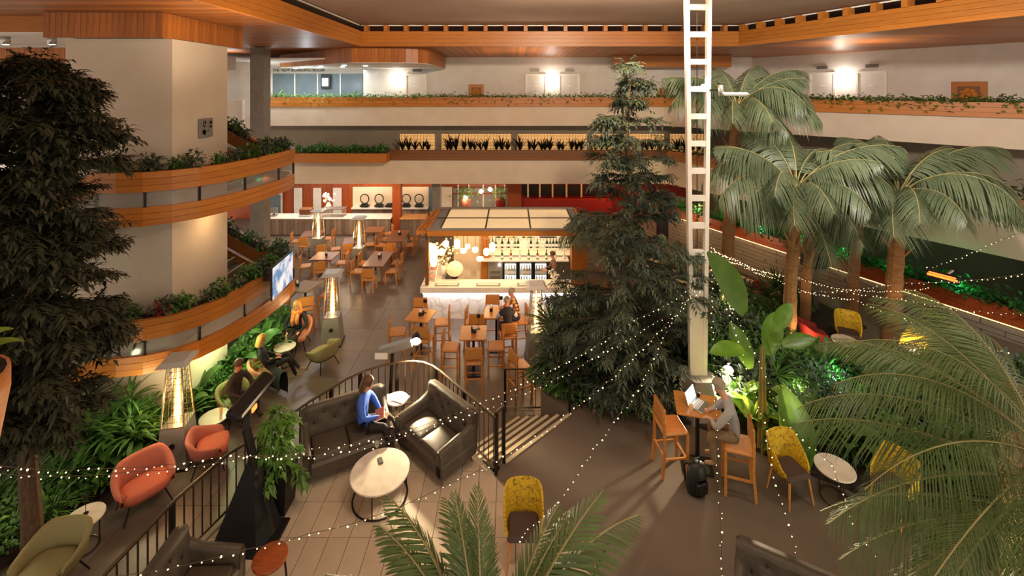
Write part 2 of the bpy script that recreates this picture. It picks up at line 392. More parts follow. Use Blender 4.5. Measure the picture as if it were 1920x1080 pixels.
# planting beds
bedL = [(-9.6, 5.2), (-8.4, 6.0), (-7.85, 7.3), (-7.45, 8.6), (-7.15, 9.75), (-6.75, 10.6), (-6.55, 11.4), (-6.55, 13.7), (-7.2, 14.2), (-9.5, 14.2), (-13, 10)]
m = MB(); m.prism(bedL, 0, .16); struct(m.build('ground_bed_stair', 'soil'), 'dark soil of the planting bed under the curved stair')
m = MB(); pts = [PZ(px, py, .2) for px, py in ((20, 1000), (110, 955), (215, 880), (300, 840), (400, 775), (455, 735), (480, 722))]
m.tube([(p.x, p.y, .1) for p in pts], .1, 4); struct(m.build('kerb', 'concrete'), 'low concrete kerb edging the bed under the stair')
bedR = [(1.22, 9.3), (1.7, 9.3), (2.7, 8.85), (3.5, 8.7), (4.2, 8.25), (4.75, 7.75), (5.6, 7.2), (7.0, 6.9), (9.0, 6.0), (13.5, 6.0), (13.5, 10.2), (9.2, 10.2), (8.6, 9.9), (7.4, 10.1), (7.2, 11.6), (9.6, 12.2), (9.2, 13.9), (3.2, 13.9), (2.35, 12.8), (1.6, 11.7), (.9, 10.7), (.8, 9.9)]
m = MB(); m.prism(bedR, .95, 1.06); struct(m.build('ground_bed_palms', 'soil'), 'dark soil of the palm bed beside the carpeted floor')

# ---------------------------------------------------------------- roof, soffits, fascias
m = MB(); m.box((2, 9, 9.93), (30, 24, .1)); ceil = struct(m.build('ceiling', 'ceil'), 'grey brown plaster ceiling over the atrium')
SF = [(-5.6, -1), (-5.6, 16.4), (-5.45, 16.7), (8.4, 16.7), (12.5, 5.6), (13.6, 2.5)]
m = MB(); m.prism([(-18, -1), (-5.6, -1), (-5.6, 16.55), (-6.0, 16.7), (-18, 27)], 9.08, 9.2); struct(m.build('ceiling_soffit_left', 'wood_soffit'), 'varnished timber soffit over the curved stair')
m = MB(); m.prism([(-6.0, 16.7), (8.4, 16.7), (11.8, 27), (-18, 27)], 9.081, 9.2); struct(m.build('ceiling_soffit_back', 'wood_soffit_back'), 'varnished timber soffit over the far gallery')
m = MB(); m.prism([(8.4, 16.7), (12.5, 5.6), (13.6, 2.5), (26, 2.5), (26, 27), (11.8, 27)], 9.08, 9.2); struct(m.build('ceiling_soffit_right', 'wood_soffit'), 'varnished timber soffit over the right gallery')
def fascia(a, b, n, lab):
    a, b = Vector(a), Vector(b); f = struct(thing(n, lab, None)); rzj = math.atan2(b.y-a.y, b.x-a.x)
    for k in range(4):
        z = 9.06+.14*k; mm = MB(); mm.bar((a.x, a.y, z+.066), (b.x, b.y, z+.066), .1, .134); mm.build('plank', 'wood', f)
    d = b-a; L = d.length; k = int(L/.735); blk = None
    for i in range(0 if n == 'trim_1' else k+1):
        p = a+d*((i+.3)*.735/L)
        if (p-a).length > L: break
        if blk is None: mm = MB(); mm.box((0, 0, 0), (.14, .3, .24)); blk = mm.build('joist_end', 'wood', f, loc=(p.x, p.y, 9.72), rz=rzj)
        else: put('joist_end', blk.data, f, (p.x, p.y, 9.72), rzj)
    mm = MB(); nrm = Vector((-d.y, d.x)).normalized()*.18
    mm.bar((a.x+nrm.x*.2, a.y+nrm.y*.2, 9.835), (b.x+nrm.x*.2, b.y+nrm.y*.2, 9.835), .05, .04); mm.build('white_trim', 'white_paint', f)
fascia((-5.6, 1.5), (-5.6, 16.6), 'trim_1', 'timber fascia beam at the edge of the left soffit')
fascia((-5.6, 16.7), (8.4, 16.7), 'trim_2', 'long timber fascia beam facing the camera')
fascia((8.4, 16.7), (13.2, 3.6), 'trim_3', 'timber fascia beam rising toward the upper right')

# core of the curved stair
m = MB(); m.prism([(-9.46, 9.55), (-7.2, 9.55), (-7.2, 11.4), (-9.46, 11.4)], -.02, 8.56); struct(m.build('wall_core', 'core_plaster'), 'tall cream plaster core behind the curved stair')
pn = struct(thing('trim_4', 'band of vertical timber boards around the top of the plaster core', None))
def boards(p, q, z0, z1, wd, par, mt='wood_panel', th=.04, name='plank'):
    p, q = Vector(p), Vector(q); d = (q-p).normalized(); n = max(1, round((q-p).length/wd)); s = (q-p).length/n
    for i in range(n):
        c = p+d*(i+.5)*s; mm = MB(); mm.box((0, 0, 0), (s-.008, th, z1-z0))
        mm.build(name, mt, par, loc=(c.x, c.y, (z0+z1)/2), rz=math.atan2(d.y, d.x))
boards((-9.66, 9.3), (-7.2, 9.3), 8.55, 9.07, .13, pn); boards((-7.22, 9.28), (-7.22, 12.05), 8.55, 9.07, .13, pn)
m = MB(); m.box((-8.42, 10.67, 8.6), (2.36, 2.66, .03)); m.build('white_trim', 'wall_white', pn)
# recess on the far left with two can lights
m = MB(); m.box((-12.9, 12.6, 7.2), (6.6, .2, 3.6)); lw = struct(m.build('wall_left', 'wall_white'), 'pale wall behind the dark tree at upper left')
boards((-16, 12.46), (-9.5, 12.46), 7.75, 8.62, .16, lw)
m = MB(); m.box((-13.4, 11.2, 8.72), (7.6, 2.6, .05)); struct(m.build('ceiling_recess', 'wall_white'), 'white recessed ceiling beside the plaster core')
m = MB(); m.box((-13.4, 9.9, 8.92), (7.6, .1, .36)); struct(m.build('trim_5', 'wood'), 'timber edge beam left of the plaster core')
# far bulkhead with a rounded end
bk = struct(thing('trim_6', 'rounded bulkhead of vertical timber boards hanging from the soffit', None))
bp = [(-10.9, 21.2), (-6.1, 17.15), (-4.1, 17.3), (-3.65, 17.5), (-3.4, 17.95), (-3.35, 18.6), (-3.35, 22.5)]
for a, b in zip(bp, bp[1:]): boards(a, b, 8.5, 9.07, .24, bk, th=.06)
m = MB(); m.prism(bp+[(-10.9, 22.5)], 8.48, 8.5); m.build('underside', 'wall_white', bk)
m = MB(); m.box((7.7, 21.8, 8.8), (5.6, .5, .55)); struct(m.build('trim_7', 'wood'), 'timber beam above the far right corner of the gallery')
# pillars
m = MB(); m.box((-9.6, 17.2, 4.5), (.5, .5, 9.1)); struct(m.build('pillar', 'concrete'), 'square grey concrete pillar behind the stair')
# ---------------------------------------------------------------- far wing, level by level
def boxs(name, c, d, mt, lab, rz=0, par=None):
    mm = MB(); mm.box(c, d, rz); o = mm.build(name, mt, par); return o if par else struct(o, lab)
def parapet(a, b, zb, zm, zt, name, lab, wood='wood', over=.1, th=.26):
    a, b = Vector(a), Vector(b); d = (b-a).normalized(); n = Vector((-d.y, d.x, 0))
    mm = MB(); c1 = [a, b, b+n*th, a+n*th]; mm.prism([(p.x, p.y) for p in c1], zb, zm); o = struct(mm.build(name, 'cream'), lab)
    h = (zt-zm)/3
    for k in range(3):
        mm = MB(); c2 = [a-n*over, b-n*over, b-n*(over-.05), a-n*(over-.05)]; mm.prism([(p.x, p.y) for p in c2], zm+h*k+.004, zm+h*(k+1)-.002); mm.build('plank', wood, o)
    mm = MB(); c3 = [a-n*(over-.05), b-n*(over-.05), b+n*.5, a+n*.5]; mm.prism([(p.x, p.y) for p in c3], zm, zt-.06); mm.build('planter_soil', 'soil', o)
    return o
L3B = ((-11.55, 21.5, 0), (7.25, 21.5, 0)); L3R = ((7.25, 21.5, 0), (15.5, 12.3, 0))
parapet(*L3B, 5.72, 6.63, 7.09, 'balcony_3', 'long upper balcony front facing the camera with a timber planter')
parapet(*L3R, 5.72, 6.63, 7.09, 'balcony_4', 'upper right balcony front with a timber planter behind the palms')
boxs('floor_gallery_top', (0, 24.2, 5.9), (30, 5.3, .34), 'cream', 'upper gallery floor slab of the far wing')
m = MB(); m.prism([(7.3, 21.6), (15.6, 12.35), (22, 14), (18, 27), (9, 27)], 5.73, 6.08); struct(m.build('floor_gallery_right_top', 'cream'), 'upper gallery floor slab of the right wing')
boxs('wall_back_top', (2.3, 22.9, 7.6), (19.6, .3, 3.2), 'wall_white', 'white upper gallery wall with the guest room doors')
m = MB(); m.prism([(11.9, 24.2), (18.7, 13.2), (18.95, 13.35), (12.2, 24.4)], 6, 9.2); struct(m.build('wall_right_top', 'wall_white'), 'white upper gallery wall on the right')
# board room set back on the upper gallery
boxs('wall_back_room', (-9.5, 24.3, 7.4), (8, .2, 3), 'wall_white', 'white wall of the recessed meeting room')
boxs('ceiling_room', (-9.8, 21.4, 8.72), (9.6, 6.0, .06), 'wall_white', 'white ceiling with small downlights over the meeting room')
gp = struct(thing('window_1', 'row of grey glass panels with white mullions along the meeting room', None))
for i in range(4):
    x = -12.85+i*1.22; mm = MB(); mm.box((x+.6, 24.17, 7.2), (1.17, .05, 2.2)); mm.build('pane', 'greyglass', gp)
    mm = MB(); mm.box((x, 24.15, 7.2), (.05, .07, 2.2)); mm.build('mullion', 'white_paint', gp)
boxs('wall_room_left', (-13.1, 22.5, 7.4), (.2, 4, 2.8), 'wall_white', 'white side wall of the meeting room')
boxs('wall_left_far', (-14.2, 20.3, 7.2), (5, .2, 3), 'wall_white', 'white wall seen beyond the plaster core')
boxs('balcony_5', (-12.7, 19.4, 6.42), (2.3, .2, 1.2), 'cream', 'short cream balcony front left of the pillar')
boxs('duct_box', (-11.2, 17.0, 8.45), (1.2, .6, .5), 'core_plaster', 'small cream bulkhead beside the plaster core')
for i, p in enumerate(((-10.5, 21.9), (-9.8, 21.0), (-9.0, 21.0), (-8.4, 19.8), (-7.6, 20.2), (-7.0, 18.8), (-6.3, 19.4))):
    mm = MB(); mm.lathe([(.09, 0), (.09, .02)], 10)
    o = mm.build('downlight', 'lamp_cool', loc=(p[0], p[1], 8.4605)); tag(o, 'small round white downlight in the meeting room ceiling', 'downlight', 'downlights in the meeting room ceiling')
light('room_light', 'AREA', (-9.9, 22.2, 8.44), 150, COOL, 5, rot=(0, 0, 0), sy=2.0)
for x in (-11.4, -9.4): light('room_fill', 'POINT', (x, 20.6, 7.7), 30, COOL, .1)  # extra fill points added to brighten the underside of the bulkhead
light('room_light', 'AREA', (-12.6, 18.6, 8.9), 60, COOL, 2, rot=(0, 0, 0))  # unseen fill added for the white wall beyond the core
# doors, sconces, vents on the upper gallery
def gdoor(n, c, rz, lab):
    o = struct(thing(n, lab, None, c, rz))
    for x in (-.5, .5): mm = MB(); mm.box((x, -.02, 1.04), (.08, .08, 2.1)); mm.build('frame', 'white_paint', o)
    mm = MB(); mm.box((0, -.02, 2.12), (1.08, .08, .08)); mm.build('frame', 'white_paint', o)
    mm = MB(); mm.box((0, 0, 1.04), (.92, .04, 2.08)); lf_ = mm.build('leaf', 'wall_white', o)
    mm = MB(); mm.box((.0, -.03, 1.55), (.2, .015, .07)); mm.build('number_plate', 'doortext', lf_)
    mm = MB(); mm.box((.38, -.05, 1.0), (.1, .05, .03)); mm.build('handle', 'steel', lf_)
yd = 22.72
for i, (px, lab) in enumerate(((780, 'white guest room door right of the meeting room'), (1005, 'white guest room door left of the bright wall lamp'), (1067, 'white guest room door half hidden by the conifer'))):
    gdoor('door_%d' % (i+1), (PY(px, 150, yd).x, yd, 6.07), 0, lab)
rw = (Vector((18.7, 13.2, 0))-Vector((11.9, 24.2, 0))).normalized(); rwz = math.atan2(rw.y, rw.x)
def onrw(px, off=.06):
    k = (px-960)/F; a = Vector((11.9, 24.2, 0)); t = (k*a.y-a.x)/(rw.x-k*rw.y); p = a+rw*t; n = Vector((rw.y, -rw.x, 0)); n = n if n.y < 0 else -n
    return p+n*off
for i, (px, lab) in enumerate(((1543, 'white guest room door left of the right wall lamp'), (1635, 'white guest room door right of the right wall lamp'))):
    p = onrw(px); gdoor('door_%d' % (i+4), (p.x, p.y, 6.07), rwz, lab)
def sconce(p, rz, lab, pw=15):
    o = thing('wall_lamp', lab, 'wall lamp', p, rz)
    mm = MB(); mm.lathe([(.07, -.06), (.1, 0), (.07, .06)], 10); mm.build('shade', 'lamp_white', o, loc=(0, -.12, 0)); mm = MB(); mm.box((0, -.03, 0), (.1, .06, .1)); mm.build('bracket', 'steel', o)
    q = Matrix.Rotation(rz, 4, 'Z') @ Vector((0, -.32, 0))
    light('wall_lamp_light', 'POINT', Vector(p)+q, pw, WHITE, .08)
sconce((PY(746, 148, yd).x, yd, 7.98), 0, 'bright wall lamp left of the first guest room door')
sconce((PY(1033, 150, yd).x, yd, 7.93), 0, 'bright wall lamp between two doors behind the conifer top', 22)
p = onrw(1582); sconce((p.x, p.y, 7.95), rwz, 'bright wall lamp between two doors on the right wall', 22)
def vent(p, rz, lab):
    o = thing('vent', lab, 'vent', p, rz); mm = MB(); mm.box((0, 0, 0), (.46, .03, .15)); mm.build('frame', 'steel_grey', o)
    for k in range(4): mm = MB(); mm.box((0, -.02, -.05+.033*k), (.4, .02, .012)); mm.build('slat', 'grille', o)
for px, lab in ((782, 'grey air vent over the door near the meeting room'), (1003, 'grey air vent over the door left of the bright lamp'), (1068, 'grey air vent over the door behind the conifer')):
    vent((PY(px, 133, yd).x, yd, 8.42), 0, lab)
for px, lab in ((1543, 'grey air vent over the left door on the right wall'), (1636, 'grey air vent over the second door on the right wall')):
    p = onrw(px); vent((p.x, p.y, 8.45), rwz, lab)
def artbox(p, rz, lab, s=.75):
    o = thing('carved_panel', lab, 'carving', p, rz)
    mm = MB(); mm.bbox((0, 0, 0), (s, .12, s), .02); mm.build('frame', 'wood', o)
    mm = MB(); mm.box((0, -.07, 0), (s*.62, .03, s*.62)); mm.build('backing', 'wood_brown', o)
    mm = MB()
    for k in range(7):
        a = k*2*math.pi/7; mm.ball((math.cos(a)*s*.17, -.09, math.sin(a)*s*.17), s*.1, 6, (1, .5, 1))
    mm.ball((0, -.09, 0), s*.09, 6, (1, .6, 1)); mm.build('relief', 'wood', o)
artbox((PY(893, 170, yd).x, yd, 7.33), 0, 'square carved timber panel between the two lit doors')
artbox((PY(1243, 170, yd).x, yd, 7.3), 0, 'small carved timber panel right of the conifer', .5)
p = onrw(1430); artbox((p.x, p.y, 7.3), rwz, 'carved timber panel half hidden by palm fronds', .6)
p = onrw(1818); artbox((p.x, p.y, 7.28), rwz, 'large carved timber panel at the upper right', .95)
# meeting room screen and lettering
t = thing('wall_screen', 'white screen in a dark frame on the meeting room glass', 'screen', (PY(611, 153, 24).x, 24.0, PY(611, 153, 24).z))
mm = MB(); mm.bbox((0, 0, 0), (.5, .08, .78), .02); mm.build('frame', 'black', t); mm = MB(); mm.box((-.02, -.05, -.03), (.3, .02, .42)); mm.build('display', 'screen_small', t)
def text(s, size, loc, rot, mt, ext=.01, par=None, name='lettering'):
    c = bpy.data.curves.new('txt', 'FONT'); c.body = s; c.size = size; c.extrude = ext; c.align_x = 'CENTER'; c.align_y = 'CENTER'
    tmp = bpy.data.objects.new('txt', c); COL.objects.link(tmp); bpy.context.view_layer.update()
    me = bpy.data.meshes.new_from_object(tmp.evaluated_get(bpy.context.evaluated_depsgraph_get())); bpy.data.objects.remove(tmp)
    me.materials.clear(); me.materials.append(MATS[mt]); o = put(name, me, par, loc); o.rotation_euler = rot; return o
q = PY(559, 132, 24.15); tag(text('THE VIEW BOARDING ROOM', .21, (q.x, 24.18, q.z), (math.pi/2, 0, 0), 'signtext'), 'grey lettering on the white wall over the meeting room glass', 'sign')

# middle level
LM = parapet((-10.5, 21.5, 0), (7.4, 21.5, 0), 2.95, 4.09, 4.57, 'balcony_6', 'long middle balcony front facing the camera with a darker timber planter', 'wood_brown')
parapet((7.4, 21.5, 0), (14.6, 10.1, 0), 2.95, 4.09, 4.57, 'balcony_7', 'middle right balcony front running behind the palms')
boxs('floor_gallery_middle', (0, 24.2, 3.12), (30, 5.3, .34), 'cream', 'middle gallery floor slab of the far wing')
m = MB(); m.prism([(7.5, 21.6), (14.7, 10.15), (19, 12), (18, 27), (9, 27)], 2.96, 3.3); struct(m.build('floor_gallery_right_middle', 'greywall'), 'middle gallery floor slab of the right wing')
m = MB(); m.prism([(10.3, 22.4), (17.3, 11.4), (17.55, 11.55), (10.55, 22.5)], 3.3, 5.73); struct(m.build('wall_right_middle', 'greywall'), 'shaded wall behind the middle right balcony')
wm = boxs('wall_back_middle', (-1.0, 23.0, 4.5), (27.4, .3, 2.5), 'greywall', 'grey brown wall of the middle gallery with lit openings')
for i, (a, b) in enumerate(((750, 815), (828, 958), (970, 1100), (1112, 1245), (1257, 1330))):
    A, B = PY(a, 254, 22.8), PY(b, 254, 22.8); o = struct(thing('window_%d' % (i+2), 'long glowing opening with dark strappy plants before it, number %d from the stair side' % (i+1), None, ((A.x+B.x)/2, 22.8, 4.72)))
    W = B.x-A.x
    mm = MB(); mm.box((0, .02, 0), (W, .03, 1.0)); mm.build('pane', 'window_glow', o)
    for zz in (-.52, .52): mm = MB(); mm.box((0, -.02, zz), (W+.1, .1, .05)); mm.build('frame', 'greywall', o)
    mm = MB()
    for k in range(int(W/.16)): mm.box((-W/2+.08+k*.16, 0, 0), (.012, .02, 1.0))
    for k in range(6): mm.box((0, 0, -.42+k*.16), (W, .02, .012))
    g = mm.build('lattice', 'wood_brown', o); g['kind'] = 'stuff'
o = thing('long_planter', 'orange timber planter box in front of the middle gallery, beside the stair', 'planter', (PY(640, 290, 21.0).x, 21.05, 4.09))
for k in range(3): mm = MB(); mm.box((0, -.3, .06+.145*k), (4.35, .05, .142)); mm.build('plank', 'wood', o)
for s in (-2.15, 2.15): mm = MB(); mm.box((s, 0, .2), (.05, .56, .42)); mm.build('end_board', 'wood', o)
mm = MB(); mm.box((0, 0, .18), (4.25, .54, .34)); mm.build('soil', 'soil', o)
# ---------------------------------------------------------------- ground level far wall
YB = 26.0
boxs('wall_back', (-2, YB+.2, 1.5), (30, .3, 3.2), 'wood_deep', 'red brown timber wall behind the reception and bar')
wb = bpy.data.objects['wall_back']
def flat(px0, px1, py0, py1, Y, mt, name, par=None, th=.06, depth=None):
    a, b = PY(px0, py1, Y), PY(px1, py0, Y); mm = MB(); mm.box(((a.x+b.x)/2, Y-th/2, (a.z+b.z)/2), (b.x-a.x, th, b.z-a.z)); return mm.build(name, mt, par)
boards((PY(555, 350, YB).x, YB, 0), (PY(752, 350, YB).x, YB, 0), .0, 2.2, .42, wb, 'wood_deep')
for a, b in ((552, 567), (588, 603), (625, 641)): flat(a, b, 352, 412, YB-.06, 'wall_white', 'white_panel', wb)
flat(500, 530, 358, 412, YB-.06, 'wall_white', 'white_panel', wb); flat(505, 526, 365, 400, YB-.13, 'greyglass', 'mirror', wb)
for k, (a, b) in enumerate(((662, 738), (753, 804))):
    flat(a, b, 350, 387, YB-.05, 'niche', 'niche_back', wb); flat(a, b, 387, 389.5, YB-.08, 'white_paint', 'niche_shelf', wb, .34); flat(a, b, 389.5, 420, YB-.1, 'counter_wood', 'niche_cabinet', wb)
light('niche_light', 'AREA', (PY(700, 350, 25.4).x, 25.3, 2.4), 14, WARM, 2.2, target=(PY(700, 350, 26).x, 26, 1.4), sy=.3)
light('niche_light', 'AREA', (PY(778, 350, 25.4).x, 25.3, 2.4), 9, WARM, 1.4, target=(PY(778, 350, 26).x, 26, 1.4), sy=.3)
for i, (px, lab) in enumerate(((684, 'ring sculpture on dark base, first in the wide lit niche'), (711, 'ring sculpture on dark base, middle of the wide lit niche'), (731, 'low dark ornament beside the timber column in the niche'), (762, 'ring sculpture on dark base right of the timber column'), (786, 'ring sculpture on dark base at the end of the narrow niche'))):
    q = PY(px, 387, 25.75); o = thing('ring_sculpture', lab, 'sculpture', (q.x, 25.72, q.z))
    mm = MB(); mm.bbox((0, 0, .05), (.5, .24, .1), .02); mm.bbox((0, 0, .14), (.34, .2, .1), .03); mm.build('base', 'black', o)
    if i != 2: mm = MB(); mm.tube([(math.cos(a)*.24, 0, .44+math.sin(a)*.26) for a in [2*math.pi*k/18 for k in range(18)]], .03, 5, True); mm.build('ring', 'iron', o)
q0 = PY(745, 345, 23.4); boxs('pillar_timber', (q0.x, 23.4, 1.5), (.42, .42, 3.0), 'wood_deep', 'timber clad column beside the reception counter')
q0 = PY(965, 345, 24.0); boxs('pillar_timber_bar', (q0.x, 24.0, 1.5), (.7, .4, 3.0), 'wood_deep', 'wide orange timber column behind the bar roof')
q0 = PY(819, 345, 22.4); boxs('pillar_dark', (q0.x, 22.4, 1.5), (.38, .38, 3.0), 'concrete', 'dark square pillar left of the bar roof')
q0 = PY(1242, 400, 20); boxs('pillar_dark_right', (q0.x, 20, 1.5), (.4, .4, 3.0), 'black', 'dark pillar behind the conifer in the red dining area')
flat(804, 812, 350, 400, YB-.1, 'greyglass', 'glass_door', wb); flat(828, 848, 350, 410, YB-.1, 'tile_back', 'beige_panel', wb)
flat(850, 952, 352, 410, YB-.06, 'greywall', 'window_back', wb)
for a in (858, 878, 905, 928, 945): flat(a, a+2.5, 346, 410, YB-.1, 'niche', 'mullion', wb)
flat(850, 952, 361, 364, YB-.1, 'wood_deep', 'rail', wb)
for px, py in ((873, 371), (902, 359), (919, 355)):
    q = PY(px, py, 24.6); mm = MB(); mm.ball((0, 0, 0), .11, 10); o = mm.build('globe_lamp', 'lamp_white', loc=(q.x, q.y, q.z))
    tag(o, {873: 'glowing globe lamp over the pink flower pot, lowest of three', 902: 'glowing globe lamp in the middle of the three behind the bar roof', 919: 'glowing globe lamp beside the orange column behind the bar roof'}[px], 'lamp')
    light('globe_light', 'POINT', (q.x, q.y-.4, q.z), 16, WARM, .1)
# curtained windows of the red dining room
wr = boxs('wall_back_red', (6.5, 25.9, 1.5), (12, .1, 3.0), 'redfab', 'dark wall of the red dining room')
for px in (990, 1012, 1036, 1062, 1090): flat(px-1.5, px+1.5, 344, 372, 25.75, 'niche', 'curtain_strip', wr)
flat(978, 1130, 346, 366, 25.8, 'black', 'night_window', wr)
light('red_room', 'POINT', (5.0, 23.6, 2.5), 60, (1, .28, .10), .3); light('red_room', 'POINT', (8.5, 20.5, 2.3), 50, (1, .45, .18), .3); light('red_room', 'POINT', (2.4, 23.8, 2.5), 22, (1, .5, .2), .3)
# reception counter
YC = 23.1; a, b = PY(490, 440, YC), PY(732, 440, YC)
o = thing('reception_counter', 'long grey timber reception counter with a white top', 'counter', ((a.x+b.x)/2, YC+.4, 0)); W = b.x-a.x
mm = MB(); mm.box((0, 0, .4), (W, .8, .8)); mm.build('body', 'counter_wood', o)
mm = MB(); mm.bbox((0, .02, .83), (W+.06, .95, .06), .015); mm.build('worktop', 'white_stone', o)
n = 12
for k in range(n): mm = MB(); mm.box((-W/2+(k+.5)*W/n, -.41, .39), (W/n-.012, .03, .76)); mm.build('panel', 'counter_wood', o)
a, b = PY(752, 440, YC), PY(798, 440, YC)
o = thing('side_counter', 'short timber counter right of the timber column', 'counter', ((a.x+b.x)/2, YC+.2, 0)); W = b.x-a.x
mm = MB(); mm.box((0, 0, .42), (W, .8, .84)); mm.build('body', 'counter_wood', o); mm = MB(); mm.bbox((0, 0, .87), (W+.05, .9, .05), .012); mm.build('worktop', 'wood_top', o)
light('reception_light', 'AREA', (-10.2, 23.6, 2.8), 110, WHITE, 4.5, rot=(0, 0, 0), sy=1.2)
light('reception_light', 'AREA', (-7, 22.2, 2.9), 60, WARM, 4, rot=(0, 0, 0), sy=.6)
def onz(px, py, z): return PZ(px, py, z)
def till(px, lab):
    q = PY(px, 404, 23.4); o = thing('till_screen', lab, 'till', (q.x, 23.5, .86)); mm = MB(); mm.bbox((0, 0, .03), (.3, .3, .06), .02); mm.build('base', 'steel_grey', o)
    mm = MB(); mm.box((0, 0, .16), (.05, .05, .22)); mm.build('neck', 'black', o); mm = MB(); mm.bbox((0, -.06, .3), (.44, .05, .3), .015); mm.build('display', 'steel_grey', o)
till(512, 'grey till screen at the left end of the reception counter')
q = PY(574, 402, 23.5); o = thing('espresso_machine', 'chrome coffee machine on the reception counter', 'coffee machine', (q.x, 23.55, .86))
mm = MB(); mm.bbox((0, 0, .24), (.62, .42, .34), .04); mm.build('body', 'wood_dark_top', o); mm = MB(); mm.bbox((0, -.02, .05), (.6, .44, .1), .02); mm.build('drip_tray', 'steel', o)
for s in (-.18, 0, .18): mm = MB(); mm.tube([(s, -.22, .2), (s, -.3, .15)], .02, 6); mm.build('group_handle', 'black', o)
q = PY(625, 395, 23.4); o = thing('cake_case', 'low glass display case on the reception counter', 'display case', (q.x, 23.5, .86)); 
mm = MB(); mm.box((0, 0, .2), (1.1, .5, .4)); mm.build('glass_box', 'glass', o); mm = MB(); mm.box((0, 0, .01), (1.14, .54, .02)); mm.build('base', 'steel', o); mm = MB(); mm.box((0, 0, .41), (1.14, .54, .02)); mm.build('lid', 'steel', o)
q = PY(616, 372, 24.6); o = thing('flower_vase', 'vase of pale flowers behind the glass display case', 'vase', (q.x, 24.6, .0))
mm = MB(); mm.lathe([(.18, 0), (.2, .9), (.2, .95)], 10); mm.build('stand', 'counter_wood', o); mm = MB(); mm.lathe([(.1, .95), (.16, 1.1), (.08, 1.3)], 10); mm.build('vase', 'white_stone', o)
mm = MB(); [mm.ball((RND.uniform(-.25, .25), RND.uniform(-.2, .2), RND.uniform(1.35, 1.75)), .07, 6) for _ in range(26)]; g = mm.build('blossom', 'flower_white', o); g['kind'] = 'stuff'

# ---------------------------------------------------------------- curved stair around the core
PATH = [(-8.3, 8.97), (-7.85, 8.97), (-7.4, 9.06), (-7.0, 9.27), (-6.68, 9.6), (-6.45, 10.05), (-6.3, 10.6), (-6.2, 11.2), (-6.13, 11.8), (-6.12, 12.3), (-6.2, 12.75), (-6.42, 13.05), (-6.8, 13.2), (-7.2, 13.25)]
def path3(z, left, right):
    return [Vector((-8.3-2.9, 8.97, z+left))]+[Vector((x, y, z)) for x, y in PATH]+[Vector((-7.2-2.9, 13.25, z+right))]
def ribbon(mb, pts, z0, z1, th):
    rows = []; k = len(pts)
    for i, p in enumerate(pts):
        d = (pts[min(i+1, k-1)]-pts[max(i-1, 0)]); n = Vector((d.y, -d.x, 0)).normalized()
        if i == 0: d = pts[1]-pts[0]; n = Vector((d.y, -d.x, 0)).normalized()
        o_, i_ = p+n*th/2, p-n*th/2
        rows.append([o_+Vector((0, 0, z0)), o_+Vector((0, 0, z1)), i_+Vector((0, 0, z1)), i_+Vector((0, 0, z0))])
    b = len(mb.v); mb.grid([[tuple(v) for v in r] for r in rows], True)
    n = len(rows); mb.f += [(b+3, b+2, b+1, b), tuple(b+(n-1)*4+j for j in range(4))]; mb.mi += [0, 0]
def stairset(zl, zf, which):
    """zf landing floor height; wooden bands: stringer (3 boards) and planter rail (3 boards), glass between on steel posts"""
    s = struct(thing('curved_stair_%d' % which, '%s flight of the curved timber stair wrapped around the plaster core' % ('upper' if which == 2 else 'lower'), None))
    base = path3(0, -1.65, 1.62)
    for k in range(3):
        mb = MB(); ribbon(mb, base, zl+.125*k+.002, zl+.125*(k+1)-.004, .09+.006*(k % 2)); mb.build('plank', 'wood', s)
    for k in range(3):
        mb = MB(); off = [p.copy() for p in base]
        ribbon(mb, off, zl+.68+.135*k+.002, zl+.68+.135*(k+1)-.004, .1+.006*(k % 2)); mb.build('plank', 'wood', s)
    mb = MB(); inner = [p.copy() for p in base]
    for i, p in enumerate(inner):
        d = inner[min(i+1, len(inner)-1)]-inner[max(i-1, 0)]; n = Vector((-d.y, d.x, 0)).normalized(); p += n*.2
    ribbon(mb, inner, zl+.72, zl+1.02, .28); mb.build('planter_soil', 'soil', s)
    mb = MB(); i2 = [p.copy() for p in inner]
    for i, p in enumerate(i2):
        d = i2[min(i+1, len(i2)-1)]-i2[max(i-1, 0)]; n = Vector((-d.y, d.x, 0)).normalized(); p += n*.16
    ribbon(mb, i2, zl+.7, zl+1.06, .03); mb.build('planter_back', 'wood_brown', s)
    mb = MB(); ribbon(mb, base, zl+.37, zl+.69, .012); mb.build('glass_panel', 'glass', s)
    for i in (1, 3, 5, 7, 9, 11, 13):
        p = base[i]; mb = MB(); mb.box((p.x*.995-.03, p.y+.02, zl+.52), (.05, .05, .34)); mb.build('post', 'iron', s)
    p = base[0].lerp(base[1], .45); mb = MB(); mb.box((p.x, p.y+.03, p.z+zl+.5), (.06, .05, .6)); mb.build('post', 'iron', s)
    mb = MB(); mb.prism([(x, y) for x, y in PATH]+[(-7.2, 11.45), (-7.18, 9.5), (-8.3, 9.5)], zf-.16, zf); mb.build('landing', 'core_plaster', s)
    for k in range(8):
        mb = MB(); x = -7.2-.29*(k+.5); zt = zf+.165*(k+1); mb.box((x, 12.3, zt-.09), (.3, 1.7, .18)); mb.build('tread', 'step_dark', s)
        mb = MB(); mb.box((x+.13, 12.3, zt+.005), (.05, 1.7, .012)); mb.build('nosing', 'nosing', s)
        x = -8.3-.29*(k+.5); zt = zf-.165*(k+1); mb = MB(); mb.box((x, 9.26, zt-.09), (.3, .5, .18)); mb.build('tread', 'step_dark', s)
    mb = MB(); mb.bar((-7.25, 11.5, zf+.9), (-9.4, 11.5, zf+2.1), .05); mb.build('handrail', 'wood', s)
    return s
stairset(4.74, 4.9, 2); stairset(1.77, 1.93, 1)
